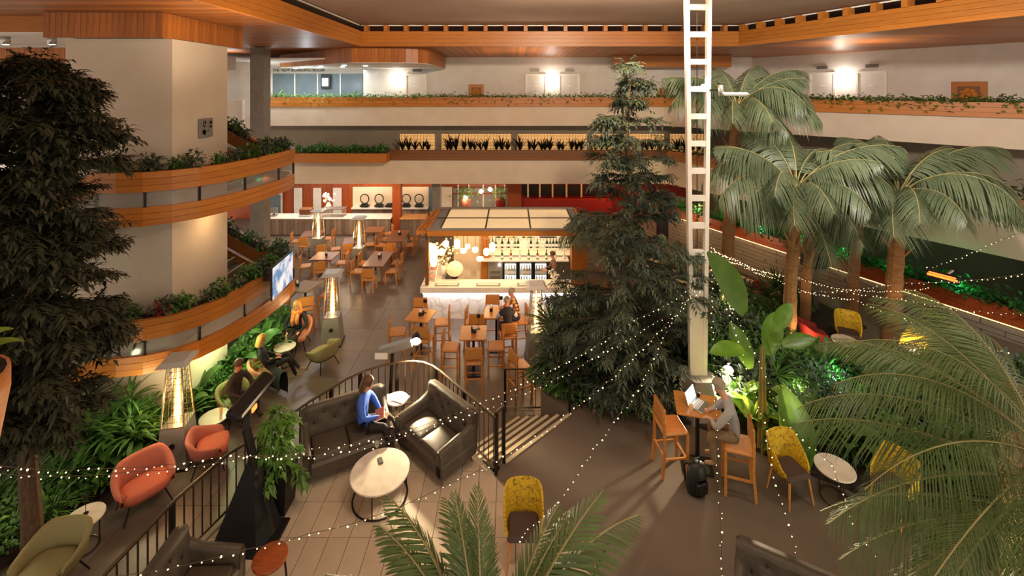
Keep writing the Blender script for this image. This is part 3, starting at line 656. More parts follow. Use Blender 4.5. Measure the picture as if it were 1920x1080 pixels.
light('under_stair', 'POINT', (-7.25, 8.75, 1.6), 9, (.92, 1, .62), .2); light('under_stair', 'POINT', (-6.75, 10.7, 1.5), 34, (.78, 1, .50), .2); light('under_stair', 'POINT', (-6.6, 12.2, 1.6), 30, (.8, 1, .52), .2)
light('stair_wash', 'POINT', (-6.75, 10.6, 4.4), 12, TUNG, .2)
# grey square plaque on the core
q = PY(381, 240, 10.5); o = thing('wall_plaque', 'square grey textured plaque on the plaster core', 'plaque', (-7.18, 10.55, 6.58), math.pi/2)
mm = MB(); mm.bbox((0, -.01, 0), (.46, .05, .44), .01); mm.build('plate', 'concrete', o)
mm = MB(); [mm.box((RND.uniform(-.17, .17), -.04, RND.uniform(-.16, .16)), (RND.uniform(.02, .1), .02, RND.uniform(.02, .1))) for _ in range(30)]; mm.build('relief', 'steel_grey', o)['kind'] = 'stuff'
for i, (px, lab) in enumerate(((10, 'steel can light hanging at the upper left edge'), (97, 'steel can light hanging beside the plaster core'))):
    q = PY(px, 74, 10.4); o = thing('can_light', lab, 'ceiling light', (q.x, 10.4, 8.52)); mm = MB(); mm.lathe([(.08, 0), (.085, .1), (.085, .18)], 14); mm.build('can', 'steel', o, True); mm = MB(); mm.lathe([(.06, -.004), (.06, .001)], 12); mm.build('lens', 'lamp_white', o)
# television on the stair
a, b = Vector((-5.78, 10.75, 0)), Vector((-5.86, 11.9, 0)); c = (a+b)/2
o = thing('television', 'lit television mounted on the lower curve of the stair', 'television', (c.x+.04, c.y, 2.83), math.atan2((b-a).y, (b-a).x)); o.rotation_euler = (0, 0, math.pi/2+.07)
mm = MB(); mm.bbox((0, .0, 0), (1.2, .05, .8), .012); mm.build('frame', 'black', o); mm = MB(); mm.box((0, -.03, 0), (1.14, .012, .74)); mm.build('display', 'screen', o)
mm = MB(); mm.box((0, .2, 0), (.3, .4, .2)); mm.build('bracket', 'iron', o)

# ---------------------------------------------------------------- right side: lit planter, ledge wall, terrace deck
G0, G1 = Vector((6.5, 23.6, 0)), Vector((12.9, 11.2, 0)); gd = (G1-G0).normalized(); gn = Vector((gd.y, -gd.x, 0)); gn = gn if gn.x < 0 else -gn
o = struct(thing('terrace_wall', 'low stone wall under a red timber planter lit green', None))
for k in range(3): mm = MB(); zz = 1.46+.15*k; mm.bar((G0.x, G0.y, zz+.07), (G1.x, G1.y, zz+.07), .07, .143); mm.build('plank', 'wood_deep', o)
mm = MB(); q = [G0-gn*.06, G1-gn*.06, G1-gn*.7, G0-gn*.7]; mm.prism([(p.x, p.y) for p in q], 1.45, 1.82); mm.build('planter_soil', 'soil', o)
mm = MB(); a, b = G0-gn*.02, G1-gn*.02; mm.bar((a.x, a.y, 1.43), (b.x, b.y, 1.43), .05, .03); mm.build('light_strip', 'strip_warm', o)
mm = MB(); q = [G0-gn*.16, G1-gn*.16, G1-gn*.6, G0-gn*.6]; mm.prism([(p.x, p.y) for p in q], 0, 1.4); mm.build('backing', 'floor_joint', o)
L = (G1-G0).length; rz = math.atan2(gd.y, gd.x)
for r in range(9):
    n = 15
    for k in range(n):
        c = G0+gd*((k+.5+(r % 2)*.5)*L/n)-gn*(.12+RND.uniform(-.02, .02))
        mm = MB(); mm.box((0, 0, 0), (L/n-.02, .1, .135)); mm.build('stone', 'greywall', o, loc=(c.x, c.y, .08+r*.152), rz=rz)
for k in range(9):
    p = G0+gd*(L*(.06+.105*k))-gn*.22; light('planter_green', 'POINT', (p.x, p.y, 2.12), 11, (.06, 1, .36), .06)
light('deck_fill', 'POINT', (8.4, 17.0, 1.6), 30, TUNG, .15); light('deck_fill', 'POINT', (7.4, 20.0, 1.6), 25, TUNG, .15)  # fill points added to lift the dark deck, no lamp stands there
dk = struct(thing('floor_deck', 'striped timber deck in front of the stone wall', None))
for k in range(12):
    a = G0+gd*3.2+gn*(.15+.3*k); b = G0+gd*10.2+gn*(.15+.3*k); mm = MB(); mm.bar((a.x, a.y, .05), (b.x, b.y, .05), .2, .1); mm.build('plank', 'nosing' if k % 2 else 'step_dark', dk)
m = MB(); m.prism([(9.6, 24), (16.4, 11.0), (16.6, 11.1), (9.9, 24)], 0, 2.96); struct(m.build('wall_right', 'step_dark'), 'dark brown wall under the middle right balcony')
q = PY(1815, 520, 12.2); o = struct(thing('door_9', 'dark red timber door in the wall under the right balcony', None, (15.35, 12.6, 0), math.atan2(-13, 6.8)))
mm = MB(); mm.box((0, -.05, 1.2), (1.3, .06, 2.4)); mm.build('leaf', 'redfab', o); mm = MB(); mm.box((.5, -.1, 1.1), (.05, .05, .3)); mm.build('handle', 'steel', o)
# ---------------------------------------------------------------- bar kiosk
K = thing('bar_kiosk', 'square bar kiosk with a panelled roof and marble front', 'bar', (0, 0, 0))
XL, XR, YF, YK = -2.98, 2.3, 14.6, 17.0
mm = MB(); mm.box(((XL+XR)/2, YF+.3, .43), (XR-XL-.16, .4, .86)); mm.build('counter_front', 'marble', K)
mm = MB(); mm.bbox(((XL+XR)/2, YF+.32, .96), (XR-XL, .64, .19), .012); mm.build('worktop', 'white_stone', K)
mm = MB(); mm.box(((XL+XR)/2, YF+.06, .85), (XR-XL-.14, .05, .025)); mm.build('light_strip', 'strip', K)
mm = MB(); mm.box((XL+.28, YF+1.45, .43), (.4, 1.7, .86)); mm.build('counter_side', 'marble', K)
mm = MB(); mm.bbox((XL+.29, YF+1.5, .961), (.58, 1.75, .188), .012); mm.build('worktop_side', 'white_stone', K)
for k in range(3): mm = MB(); mm.box((XL+.85+k*1.35, YF+.2, 1.062), (.8, .22, .02)); mm.build('bar_mat', 'steel_grey', K); mm = MB(); mm.box((XL+.85+k*1.35, YF+.2, 1.074), (.66, .1, .008)); mm.build('mat_print', 'white_stone', K)
light('counter_strip', 'AREA', ((XL+XR)/2, YF-.03, .82), 9, (.92, .92, 1), XR-XL-.2, rot=(math.radians(-12), 0, 0), sy=.04)
# roof
zr = 2.9; RL, RR, RF, RB = -2.72, 2.36, 14.5, 17.1
mm = MB(); mm.bar((RL, RF, zr-.03), (RR, RF, zr-.03), .1, .2); mm.build('roof_beam', 'wood', K); mm = MB(); mm.bar((RL, RB, zr), (RR, RB, zr), .1, .14); mm.build('roof_beam', 'wood_brown', K)
for x in (RL, RR): mm = MB(); mm.bar((x, RF, zr), (x, RB, zr), .1, .14); mm.build('roof_beam', 'wood', K)
mm = MB(); mm.bar((RL, RF, zr+.07), (RR, RF, zr+.07), .16, .03); mm.bar((RL, RB, zr+.07), (RR, RB, zr+.07), .16, .03); mm.build('roof_flashing', 'steel_grey', K)
PW = (RR-RL-.7)/3
for i in range(3):
    for j in range(2): mm = MB(); mm.box((RL+.4+PW*(i+.5), RF+.15+1.18*(j+.5), zr+.03), (PW-.05, 1.12, .03)); mm.build('roof_panel', 'roofpanel', K)
for i in range(4): mm = MB(); mm.bar((RL+.4+PW*i, RF+.1, zr+.04), (RL+.4+PW*i, RB-.1, zr+.04), .05, .06); mm.build('roof_bar', 'iron_warm', K)
mm = MB(); mm.bar((RL+.1, RF+.15+1.18, zr+.05), (RR-.1, RF+.15+1.18, zr+.05), .04, .04); mm.build('roof_bar', 'iron_warm', K)
for x in (RL+.2, RR-.2): mm = MB(); mm.box((x, (RF+RB)/2, zr+.02), (.3, RB-RF-.2, .04)); mm.build('roof_edge', 'steel_grey', K)
for k in range(2): mm = MB(); mm.bar((RL-.18-.16*k, RF+.05, zr-.05), (RL-.05-.1*k, RB, zr-.05), .06, .16); mm.build('side_batten', 'wood', K)
for k in range(4): mm = MB(); mm.bar((RL-.36, RF+.1+k*.75, zr-.05), (RL, RF+.1+k*.75, zr-.05), .06, .1); mm.build('side_batten', 'wood', K)
for x, y, s, mt in ((-2.78, 14.78, .11, 'wood_brown'), (-2.76, 16.95, .11, 'wood_brown'), (2.2, 14.85, .5, 'wood'), (2.28, 16.9, .2, 'wood'), (-1.0, 17.0, .3, 'wood')):
    mm = MB(); mm.box((x, y, 1.44 if y > 15 else 1.97), (s, min(s, .3), 2.86 if y > 15 else 1.8)); mm.build('post', mt, K)
mm = MB(); mm.box((.55, 17.04, 2.05), (3.3, .05, 1.7)); mm.build('back_panel', 'backbar', K)
mm = MB(); mm.box((.55, 17.04, .6), (3.3, .05, 1.2)); mm.build('back_panel_low', 'steel_grey', K)
mm = MB(); mm.box((-1.65, 17.04, 1.4), (1.1, .05, 2.7)); mm.build('curtain_panel', 'tile_back', K)
mm = MB(); mm.box((2.42, 16.0, 2.0), (.05, 2.0, 1.7)); mm.build('side_panel', 'tile_back', K)
mm = MB(); mm.bbox((.5, 16.85, 1.13), (3.2, .46, .06), .01); mm.build('back_counter', 'white_stone', K)
for z in (1.52, 1.9): mm = MB(); mm.box((.55, 16.9, z), (3.2, .2, .025)); mm.build('bottle_shelf', 'glass_clear', K)
light('kiosk_light', 'AREA', (-.2, 16.0, 2.8), 40, WARM, 4.4, rot=(0, 0, 0), sy=1.6); light('kiosk_light', 'AREA', (.6, 16.3, 2.3), 6, WHITE, 3, target=(.6, 17, 1.7), sy=.3)
# fridges
for i in range(4):
    x = -.62+.56*i; t = thing('bar_fridge', ('tall grey appliance with small vents, first under the bottle shelves', 'lit bottle fridge, first with a glass door', 'lit bottle fridge, middle of the three glass doors', 'lit bottle fridge nearest the barman')[i], 'fridge', (x, 16.86, 0))
    mm = MB(); mm.box((0, .05, .55), (.54, .36, 1.06)); mm.build('cabinet', 'steel_grey', t)
    if i:
        mm = MB(); mm.box((0, -.14, .58), (.42, .02, .84)); mm.build('glow_panel', 'fridge_in', t)
        mm = MB(); mm.box((0, -.26, .58), (.42, .01, .84)); mm.build('glass_door', 'glass_clear', t)
        for s in (-.24, .24): mm = MB(); mm.box((s, -.22, .58), (.06, .12, .96)); mm.build('door_frame', 'iron', t)
    else:
        for k in range(3): mm = MB(); mm.box((0, -.15, .3+.2*k), (.36, .02, .08)); mm.build('vent', 'grille', t)
        mm = MB(); mm.ball((.16, -.16, .95), .03, 6); mm.build('lamp', 'lamp_white', t)
# bottles
def bottle(mt, cap, h=.3, r=.038):
    h *= 1.15; r *= 1.3
    mm = MB(); mm.lathe([(r, 0), (r, h*.55), (r*.35, h*.75), (r*.35, h*.97)], 8); mm.m = 1; mm.lathe([(r*.42, h*.95), (r*.42, h)], 8); mm.m = 2; mm.lathe([(r*1.03, h*.15), (r*1.03, h*.42)], 8, cap=False)
    o = mm.build('bottle', [mt, cap, 'paper'], smooth=False); return o
BT = [bottle('amberglass', 'black'), bottle('greenglass', 'black'), bottle('clearbottle', 'steel', .28), bottle('darkbottle', 'flower_yellow', .32), bottle('beer', 'black', .26, .042)]
BTL = ['amber', 'green', 'clear', 'black', 'golden']
used_b = set()
def put_bottle(k, loc, where, grp):
    if k not in used_b: used_b.add(k); o = BT[k]; o.location = loc
    else: o = BT[k].copy(); COL.objects.link(o); o.location = loc
    tag(o, '%s bottle with a pale label %s' % (BTL[k], where), 'bottle', grp+', '+BTL[k])
for i in range(33):
    x = -.85+i*.092; put_bottle(RND.choice((0, 2, 2, 4, 4, 3, 1)) if not 20 < i < 27 else 3, (x, 16.9, 1.914), 'on the upper shelf behind the bar', 'bottles on the upper bar shelf')
for i in range(26):
    x = -.85+i*.12
    if 9 < i < 12: continue
    put_bottle(RND.choice((3, 3, 0, 1, 2)), (x, 16.9, 1.534), 'on the lower shelf behind the bar', 'bottles on the lower bar shelf')
for i in range(3):
    for k in range(4):
        for z in (.2, .62): put_bottle(RND.choice((0, 1, 2, 1)), (-.06+.56*i-.15+.1*k, 16.66, z), 'inside a lit fridge behind the bar', 'bottles in the bar fridges')
for i in range(9): put_bottle(RND.choice((0, 1, 2)), (-.7+.33*i, 16.75, 1.16), 'on the white counter behind the barman', 'bottles on the back bar counter')
# pendants
for i, (px, py, r, h, lab) in enumerate(((806, 463, .12, .26, 'leftmost glowing glass pendant over the bar, by the dark post'), (813, 478, .13, .75, 'long glowing glass tube pendant at the left corner of the bar'), (836, 457, .1, .22, 'small glowing jar pendant second from the left over the bar'), (857, 457, .1, .32, 'glowing bottle shaped pendant above the round shade'), (869, 470, .11, .16, 'round glowing pendant right of the bottle shaped one'), (877, 462, .08, .16, 'tiny high glowing pendant near the curtain panel'), (891, 468, .1, .18, 'glowing jar pendant in front of the curtain panel'), (900, 485, .12, .14, 'lowest wide glowing pendant over the bar'), (912, 472, .1, .24, 'glowing pendant beside the timber post behind the bar'), (923, 463, .1, .32, 'tall glowing pendant at the left end of the bottle shelves'), (828, 472, .12, .2, 'clear round glowing pendant under the jar pendant'))):
    q = PY(px, py, 15.0+.12*(i % 5)); o = thing('pendant_lamp', lab, 'pendant lamp', (q.x, q.y, q.z))
    mm = MB(); mm.lathe([(r*.35, h/2), (r, h*.3), (r, -h*.3), (r*.6, -h/2)], 10); mm.build('shade', 'pendant', o, True)
    mm = MB(); mm.tube([(0, 0, h/2), (0, 0, 2.86-q.z)], .008, 4); mm.build('cord', 'black', o)
for x in (-2.5, -1.7, -.9): light('pendant_light', 'POINT', (x, 15.0, 2.0), 12, TUNG, .15)
q = PZ(850, 527, 1.07); o = thing('round_lamp', 'big round cream paper lamp on the bar corner', 'lamp', (-1.95, 15.35, 1.06)); mm = MB(); mm.ball((0, 0, .3), .29, 18, (1, 1, .85)); mm.build('shade', 'roofpanel', o, True); mm = MB(); mm.lathe([(.12, 0), (.1, .05)], 10); mm.build('foot', 'black', o)
o = thing('dried_flowers', 'tall spray of dried cream flowers at the left end of the bar', 'flowers', (-2.35, 15.55, 1.06)); mm = MB(); mm.lathe([(.1, 0), (.14, .2), (.08, .35)], 10); mm.build('vase', 'white_stone', o, True)
mm = MB(); [mm.ball((RND.gauss(0, .22), RND.gauss(0, .18), RND.uniform(.35, 1.15)), RND.uniform(.02, .05), 5) for _ in range(70)]; mm.build('blossom', 'flower_white', o)['kind'] = 'stuff'
mm = MB(); [mm.tube([(0, 0, .3), (RND.gauss(0, .2), RND.gauss(0, .16), RND.uniform(.6, 1.1))], .006, 3) for _ in range(24)]; mm.build('stem', 'stem', o)['kind'] = 'stuff'
o = thing('menu_stand', 'slanted display rack on the left return of the bar', 'rack', (-2.7, 15.4, 1.06)); mm = MB(); mm.bar((-.12, -.4, .02), (-.12, .45, .5), .03); mm.bar((.14, -.4, .02), (.14, .45, .5), .03); mm.build('frame', 'white_paint', o)
for k in range(3): mm = MB(); mm.box((.01, -.25+.28*k, .13+.155*k), (.24, .2, .02)); mm.build('card', 'magazine', o)
o = thing('white_bouquet', 'white flowers on the bar beside the pyramid heater', 'flowers', (PZ(1042, 537, 1.06).x, 14.85, 1.06)); mm = MB(); mm.lathe([(.06, 0), (.09, .16)], 10); mm.build('vase', 'clearbottle', o, True)
mm = MB(); [mm.ball((RND.gauss(0, .13), RND.gauss(0, .1), RND.uniform(.18, .42)), .04, 6) for _ in range(26)]; mm.build('blossom', 'flower_white', o)['kind'] = 'stuff'
for px, py, mt, lab in ((873, 388, 'pink', 'pink pot with green leaves behind the bar roof'), (938, 385, 'redfab', 'dark red pot with pale leafy branches behind the bar roof')):
    q = PY(px, py, 24.6); o = thing('flower_pot', lab, 'pot plant', (q.x, 24.6, 0)); mm = MB(); mm.lathe([(.2, 0), (.28, 1.4), (.3, 1.5)], 12); mm.build('pot', mt, o, True)
    P_ = np.stack([NR.normal(0, .28, 120), NR.normal(0, .2, 120), NR.uniform(1.45, 2.1, 120)], 1); V, T = leaves_arrays(P_, NR.normal(0, 1, (120, 3)), NR.uniform(.15, .25, 120), NR.uniform(.06, .1, 120)); put('leaves', fastmesh('leaves', V, T, 'lf_bright'), o)['kind'] = 'stuff'

# ---------------------------------------------------------------- furniture prototypes (sitter faces local +Y)
def high_chair(n, lab, h=.76, leather='tan_leather', grp=None, cat='bar stool'):
    o = thing(n, lab, cat, group=grp); top = h+.38; s = .2
    mm = MB(); mm.bbox((0, 0, h-.03), (.44, .43, .07), .025); mm.build('seat', leather, o)
    mm = MB(); mm.bbox((0, -.2, h+.235), (.43, .045, .3), .02); mm.build('backrest', 'wood_chair', o)
    for x in (-s, s):
        mm = MB(); mm.bar((x, s, 0), (x, s, h-.05), .042, .042); mm.build('leg', 'wood_chair', o)
        mm = MB(); mm.bar((x, -s-.04, 0), (x, -s, h*.6), .042, .042); mm.bar((x, -s, h*.6), (x, -s-.01, top-.2), .04, .04); mm.build('leg', 'wood_chair', o)
        mm = MB(); mm.bar((x, -s-.02, h*.42), (x, s, h*.42), .028); mm.build('stretcher', 'wood_chair', o)
    mm = MB(); mm.bar((-s, s, h*.36), (s, s, h*.36), .03); mm.build('stretcher', 'wood_chair', o)
    mm = MB(); mm.bar((-s, -s-.02, h*.5), (s, -s-.02, h*.5), .028); mm.build('stretcher', 'wood_chair', o)
    return o
def dining_chair(n, lab):
    o = thing(n, lab, 'chair'); s = .2
    mm = MB(); mm.bbox((0, 0, .45), (.44, .43, .06), .02); mm.build('seat', 'tan_leather', o)
    mm = MB(); mm.bbox((0, -.2, .7), (.43, .04, .34), .018); mm.build('backrest', 'wood_chair', o)
    for x in (-s, s):
        mm = MB(); mm.bar((x, s, 0), (x, s, .43), .04); mm.build('leg', 'wood_chair', o)
        mm = MB(); mm.bar((x, -s-.03, 0), (x, -s, .56), .04); mm.build('leg', 'wood_chair', o)
    return o
def sq_table(n, lab, w, d, h, top, ped='iron', cat='table'):
    o = thing(n, lab, cat)
    mm = MB(); mm.bbox((0, 0, h-.02), (w, d, .04), .01); mm.build('tabletop', top, o)
    if d > 1.1:
        for x in (-w/2+.08, w/2-.08):
            for y in (-d/2+.1, d/2-.1): mm = MB(); mm.bar((x, y, 0), (x, y, h-.04), .06); mm.build('leg', 'wood_dark_top', o)
    else:
        mm = MB(); mm.lathe([(.035, .02), (.035, h-.04)], 10); mm.build('pedestal', ped, o)
        mm = MB(); mm.bbox((0, 0, .012), (.46, .46, .024), .008); mm.build('base', ped, o)
    return o
def heater(n, lab, seen=True):
    o = thing(n, lab, 'patio heater')
    mm = MB(); mm.box((0, 0, .42), (.56, .56, .76), 0, .76); bs = mm.build('base', 'steel_grey', o)
    mm = MB(); mm.box((0, 0, .02), (.6, .6, .04)); mm.build('plinth', 'iron', o)
    mm = MB(); mm.lathe([(.05, 0), (.055, .02), (.02, .025)], 10); k = mm.build('knob', 'iron', bs, loc=(.02, -.255, .5)); k.rotation_euler = (math.pi/2, 0, 0)
    for i, j in ((-1, -1), (1, -1), (1, 1), (-1, 1)): mm = MB(); mm.bar((i*.205, j*.205, .8), (i*.125, j*.125, 2.02), .025); mm.build('post', 'steel', o)
    mm = MB(); mm.lathe([(.075, .82), (.06, 1.98)], 12, cap=False); mm.build('glass_tube', 'heater_glass', o, True)
    mm = MB(); mm.lathe([(.03, .82), (.055, .95), (.045, 1.3), (.02, 1.75), (.004, 1.9)], 8); mm.build('flame', 'flame', o, True)
    for f in range(4):
        a = f*math.pi/2; mb = MB(); mb.M = Matrix.Rotation(a, 4, 'Z')
        for k in range(9): z = .92+.12*k; w2 = .2-.065*(z-.8); mb.bar((-w2, -w2-.005, z), (w2, -w2-.005, z), .007)
        for k in range(3): mb.bar((-.08+.08*k, -.21, .82), (-.05+.05*k, -.14, 1.98), .006)
        mb.build('guard_mesh', 'iron_warm', o)
    mm = MB(); mm.box((0, 0, .815), (.42, .42, .03)); mm.build('burner_plate', 'steel', o)
    mm = MB(); mm.box((0, 0, 2.07), (.56, .56, .07), 0, .7); mm.build('hood', 'hood', o)
    return o
# heaters
hp = None
for x, y, rz, lab in ((-6.72, 9.06, .2, 'pyramid flame heater in front of the lower stair curve'), (-5.3, 13.3, .15, 'pyramid flame heater between the high table and the olive chair'), (-6.45, 19.0, 0, 'pyramid flame heater among the dining tables, right one'), (-8.68, 20.2, 0, 'pyramid flame heater nearest the reception counter'), (.67, 12.5, .1, 'pyramid flame heater before the bar beside the man in plaid')):
    if hp is None: hp = heater('patio_heater', lab); o = hp; o.location = (x, y, 0); o.rotation_euler = (0, 0, rz)
    else: o = dup(hp, (x, y, 0), rz, lab)
    o['group'] = 'pyramid flame heaters'
    for s in (-1, 1): light('heater_glow', 'POINT', (x+.3*s, y-.35, 1.35), 9, TUNG, .12)
# bar level stools and high tables
STOOL = None
def stool(x, y, rz, lab, z=0):
    global STOOL
    if STOOL is None: STOOL = high_chair('bar_stool', lab, grp='timber bar stools'); o = STOOL; o.location = (x, y, z); o.rotation_euler = (0, 0, rz)
    else: o = dup(STOOL, (x, y, z), rz, lab)
    return o
D = math.radians
ht = sq_table('high_table', 'high oak table with the leftmost group of bar stools', .7, .7, 1.05, 'wood_top'); ht.location = (-2.6, 12.85, 0); ht.rotation_euler = (0, 0, D(-12)); ht['group'] = 'high oak tables before the bar'
t2 = dup(ht, (-1.02, 11.93, 0), D(2), 'high oak table nearest the railing, empty stools all round'); t3 = dup(ht, (-.45, 13.0, 0), D(-4), 'high oak table where two men sit by the bar')
for x, y, r, lab in ((-2.8, 13.5, 175, 'bar stool facing the camera behind the leftmost high table'), (-2.02, 13.05, 95, 'bar stool on the right of the leftmost high table'), (-2.38, 12.2, -8, 'bar stool on the near side of the leftmost high table'), (-3.2, 12.55, -80, 'bar stool left of the leftmost high table, behind the floodlight'),
                     (-1.6, 11.8, -92, 'empty bar stool left of the high table nearest the railing'), (-.42, 11.86, 92, 'empty bar stool right of the high table nearest the railing'), (-.95, 11.25, 2, 'empty bar stool with its back to the camera at the nearest high table'), (-1.0, 12.5, 180, 'empty bar stool on the far side of the nearest high table'),
                     (-.6, 13.7, 180, 'bar stool facing the camera against the marble bar front'), (-1.12, 13.06, -95, 'empty bar stool left of the table where two men sit'), (-.12, 12.4, 12, 'bar stool under the man in the dark waistcoat'), (.25, 13.15, 105, 'bar stool under the man in the plaid shirt'), (.2, 11.0, -60, 'empty bar stool half hidden by plants right of the steps')):
    stool(x, y, D(r), lab)
tl = sq_table('high_table', 'high grey topped table behind the television', .72, .75, 1.05, 'greytop'); tl.location = (-6.76, 14.75, 0); tl.rotation_euler = (0, 0, D(-14))
for x, y, r, lab in ((-6.35, 13.95, 20, 'bar stool near side of the grey topped high table'), (-6.05, 14.8, 85, 'bar stool right of the grey topped high table'), (-7.35, 14.4, -70, 'bar stool left of the grey topped high table by the stair')): stool(x, y, D(r), lab)
# lounge floor high table by the mast
mt_ = dup(ht, (3.2, 7.78, 1.0), D(-14), 'high oak table with a laptop beside the white mast'); mt_.scale = (1.05, .85, 1)
stool(2.72, 7.72, D(-84), 'empty bar stool left of the laptop table', 1.0); stool(3.66, 7.32, D(72), 'bar stool under the man with the laptop', 1.0)
# dining tables and chairs
dt = sq_table('dining_table', 'long dark dining table in the middle of the dining floor', .82, 1.6, .75, 'wood_dark_top'); dt.location = (-5.3, 17.9, 0); dt['group'] = 'dark dining tables'
d2 = dup(dt, (-5.25, 20.7, 0), 0, 'long dark dining table nearest the side counter')
ds = sq_table('dining_table', 'square dining table behind the left pyramid heater', .9, .9, .75, 'wood_dark_top'); ds.location = (-7.55, 18.2, 0); ds['group'] = 'dark dining tables'
d4 = dup(ds, (-7.05, 20.1, 0), .3, 'square dining table between the two far pyramid heaters'); d5 = dup(ds, (-9.3, 21.0, 0), .2, 'square dining table beside the reception counter'); d6 = dup(ds, (-6.6, 21.6, 0), 0, 'square dining table right behind the far heater')
DC = None
for x, y, r, lab in ((-5.3, 16.75, 0, 'dining chair at the near end of the long dark table'), (-5.95, 17.4, -90, 'dining chair near left of the long dark table'), (-5.95, 18.2, -90, 'dining chair far left of the long dark table'), (-4.65, 17.45, 90, 'dining chair near right of the long dark table'), (-4.65, 18.25, 90, 'dining chair far right of the long dark table'), (-5.3, 19.05, 180, 'dining chair between the two long tables, facing the camera'),
                     (-5.2, 19.6, 0, 'dining chair at the near end of the far long table'), (-5.9, 20.3, -90, 'dining chair near left of the far long table'), (-5.9, 21.1, -90, 'dining chair far left of the far long table'), (-4.6, 20.3, 90, 'dining chair near right of the far long table'), (-4.6, 21.1, 90, 'dining chair far right of the far long table'),
                     (-7.4, 17.45, 10, 'dining chair near side of the square table, right one'), (-8.2, 17.9, -75, 'dining chair left of the square table behind the stair'), (-8.0, 18.95, -150, 'dining chair far side of the square table facing the camera'), (-6.88, 18.25, 95, 'dining chair right of the square table behind the left heater'),
                     (-7.75, 19.8, -70, 'dining chair left of the table between two heaters'), (-7.05, 19.42, 10, 'dining chair near side of the table between two heaters'), (-6.4, 20.4, 100, 'dining chair right of the table between two heaters'),
                     (-9.95, 20.8, -80, 'dining chair by the reception counter, left of its table'), (-9.3, 20.25, 0, 'dining chair near the reception table'), (-8.6, 21.2, 90, 'dining chair right of the reception table'), (-6.0, 21.9, 120, 'dining chair right of the far small table'), (-7.2, 21.5, -90, 'dining chair left of the far small table'), (-8.95, 16.9, -30, 'orange lit dining chair just past the stair planter')):
    if DC is None: DC = dining_chair('dining_chair', lab); DC.location = (x, y, 0); DC.rotation_euler = (0, 0, D(r)); DC['group'] = 'timber dining chairs'
    else: dup(DC, (x, y, 0), D(r), lab)
# condiments on tables
CAD = None
def caddy(x, y, z, lab):
    global CAD
    if CAD is None:
        CAD = thing('table_caddy', lab, 'caddy', (x, y, z)); mm = MB(); mm.box((0, 0, .05), (.1, .08, .1)); mm.build('holder', 'black', CAD); mm = MB(); mm.box((0, 0, .13), (.07, .03, .12)); mm.build('menu_card', 'paper', CAD); mm = MB(); mm.lathe([(.02, 0), (.02, .12), (.01, .15)], 8, (.08, 0, 0)); mm.build('bottle', 'darkbottle', CAD)
        CAD['group'] = 'table caddies'
    else: dup(CAD, (x, y, z), RND.uniform(0, 3), lab)
caddy(-2.6, 12.8, 1.052, 'small caddy on the leftmost high table'); caddy(-1.0, 11.9, 1.052, 'small caddy on the high table nearest the railing'); caddy(-7.0, 14.7, 1.052, 'white bottle caddy on the grey topped high table'); caddy(-5.3, 18.0, .752, 'small caddy on the long dark table'); caddy(-5.2, 20.8, .752, 'small caddy on the far long table'); caddy(-7.5, 18.2, .752, 'small caddy on the square table behind the heater'); caddy(-7.0, 20.1, .752, 'small caddy on the table between two heaters'); caddy(-.6, 13.05, 1.052, 'small caddy on the table of the two men')
for x, y, z, lab in ((-2.5, 12.95, 1.05, 'table number on a thin stand, leftmost high table'), (-.32, 13.15, 1.05, 'table number on a thin stand before the man in plaid'), (-.9, 12.1, 1.05, 'table number on a thin stand, high table nearest the railing')):
    o = thing('table_number', lab, 'table number', (x, y, z)); mm = MB(); mm.lathe([(.05, 0), (.05, .01)], 10); mm.tube([(0, 0, 0), (0, 0, .3)], .006, 5); mm.build('stand', 'iron', o); mm = MB(); mm.bbox((0, 0, .34), (.1, .02, .1), .01); mm.build('plate', 'black', o)

# ---------------------------------------------------------------- upholstered armchairs, sofas, round tables
def tub(n, lab, shell, seat, w=.66, d=.62, h=.76, arm=.56, legs='iron', cat='armchair', lc=.03):
    o = thing(n, lab, cat); rows = []; N = 22
    for i in range(N+1):
        t = -125+250*i/N; a = D(t-90); c = max(0, math.cos(D(t)*.80)); hh = arm-.02+(h-arm)*min(1, 1.25*c**1.5)
        if i in (0, N): hh -= .12
        ox, oy = math.cos(a), math.sin(a); ox = math.copysign(abs(ox)**.72, ox); oy = math.copysign(abs(oy)**.72, oy); r = []
        for f, z in ((.80, .30), (.97, .40), (1.0, arm-.08), (1.04+.05*c, hh-.03), (1.0+.04*c, hh), (.92+.03*c, hh-.005), (.84, hh-.05), (.80, .48), (.76, .38)):
            r.append((ox*w/2*f, oy*d/2*f-(.03*c if z > .5 else 0), z))
        rows.append(r)
    mm = MB(); mm.grid(rows, True); n0 = len(rows[0]); b = (len(rows)-1)*n0; mm.f += [tuple(range(n0)), tuple(b+n0-1-j for j in range(n0))]; mm.mi += [0, 0]
    mm.build('shell', shell, o, True)
    pr = []
    for f, z in ((.5, .27), (.78, .30), (.84, .37), (.8, .43), (.6, .455), (.01, .46)): pr.append([(math.copysign(abs(math.cos(2*math.pi*k/20))**.6, math.cos(2*math.pi*k/20))*w/2*f, math.copysign(abs(math.sin(2*math.pi*k/20))**.6, math.sin(2*math.pi*k/20))*d/2*f+.05, z) for k in range(20)])
    mm = MB(); mm.grid(pr, True); mm.f += [tuple(range(19, -1, -1))]; mm.mi += [0]; mm.build('seat', seat, o, True)
    for i, j in ((-1, -1), (1, -1), (1, 1), (-1, 1)): mm = MB(); mm.tube([(i*w*.27, j*d*.25, .29), (i*w*.4, j*d*.4, 0)], [.016, .011], 6); mm.build('leg', legs, o)
    mm = MB(); mm.bar((-w*.27, 0, .28), (w*.27, 0, .28), .03); mm.build('frame', 'iron', o)
    return o
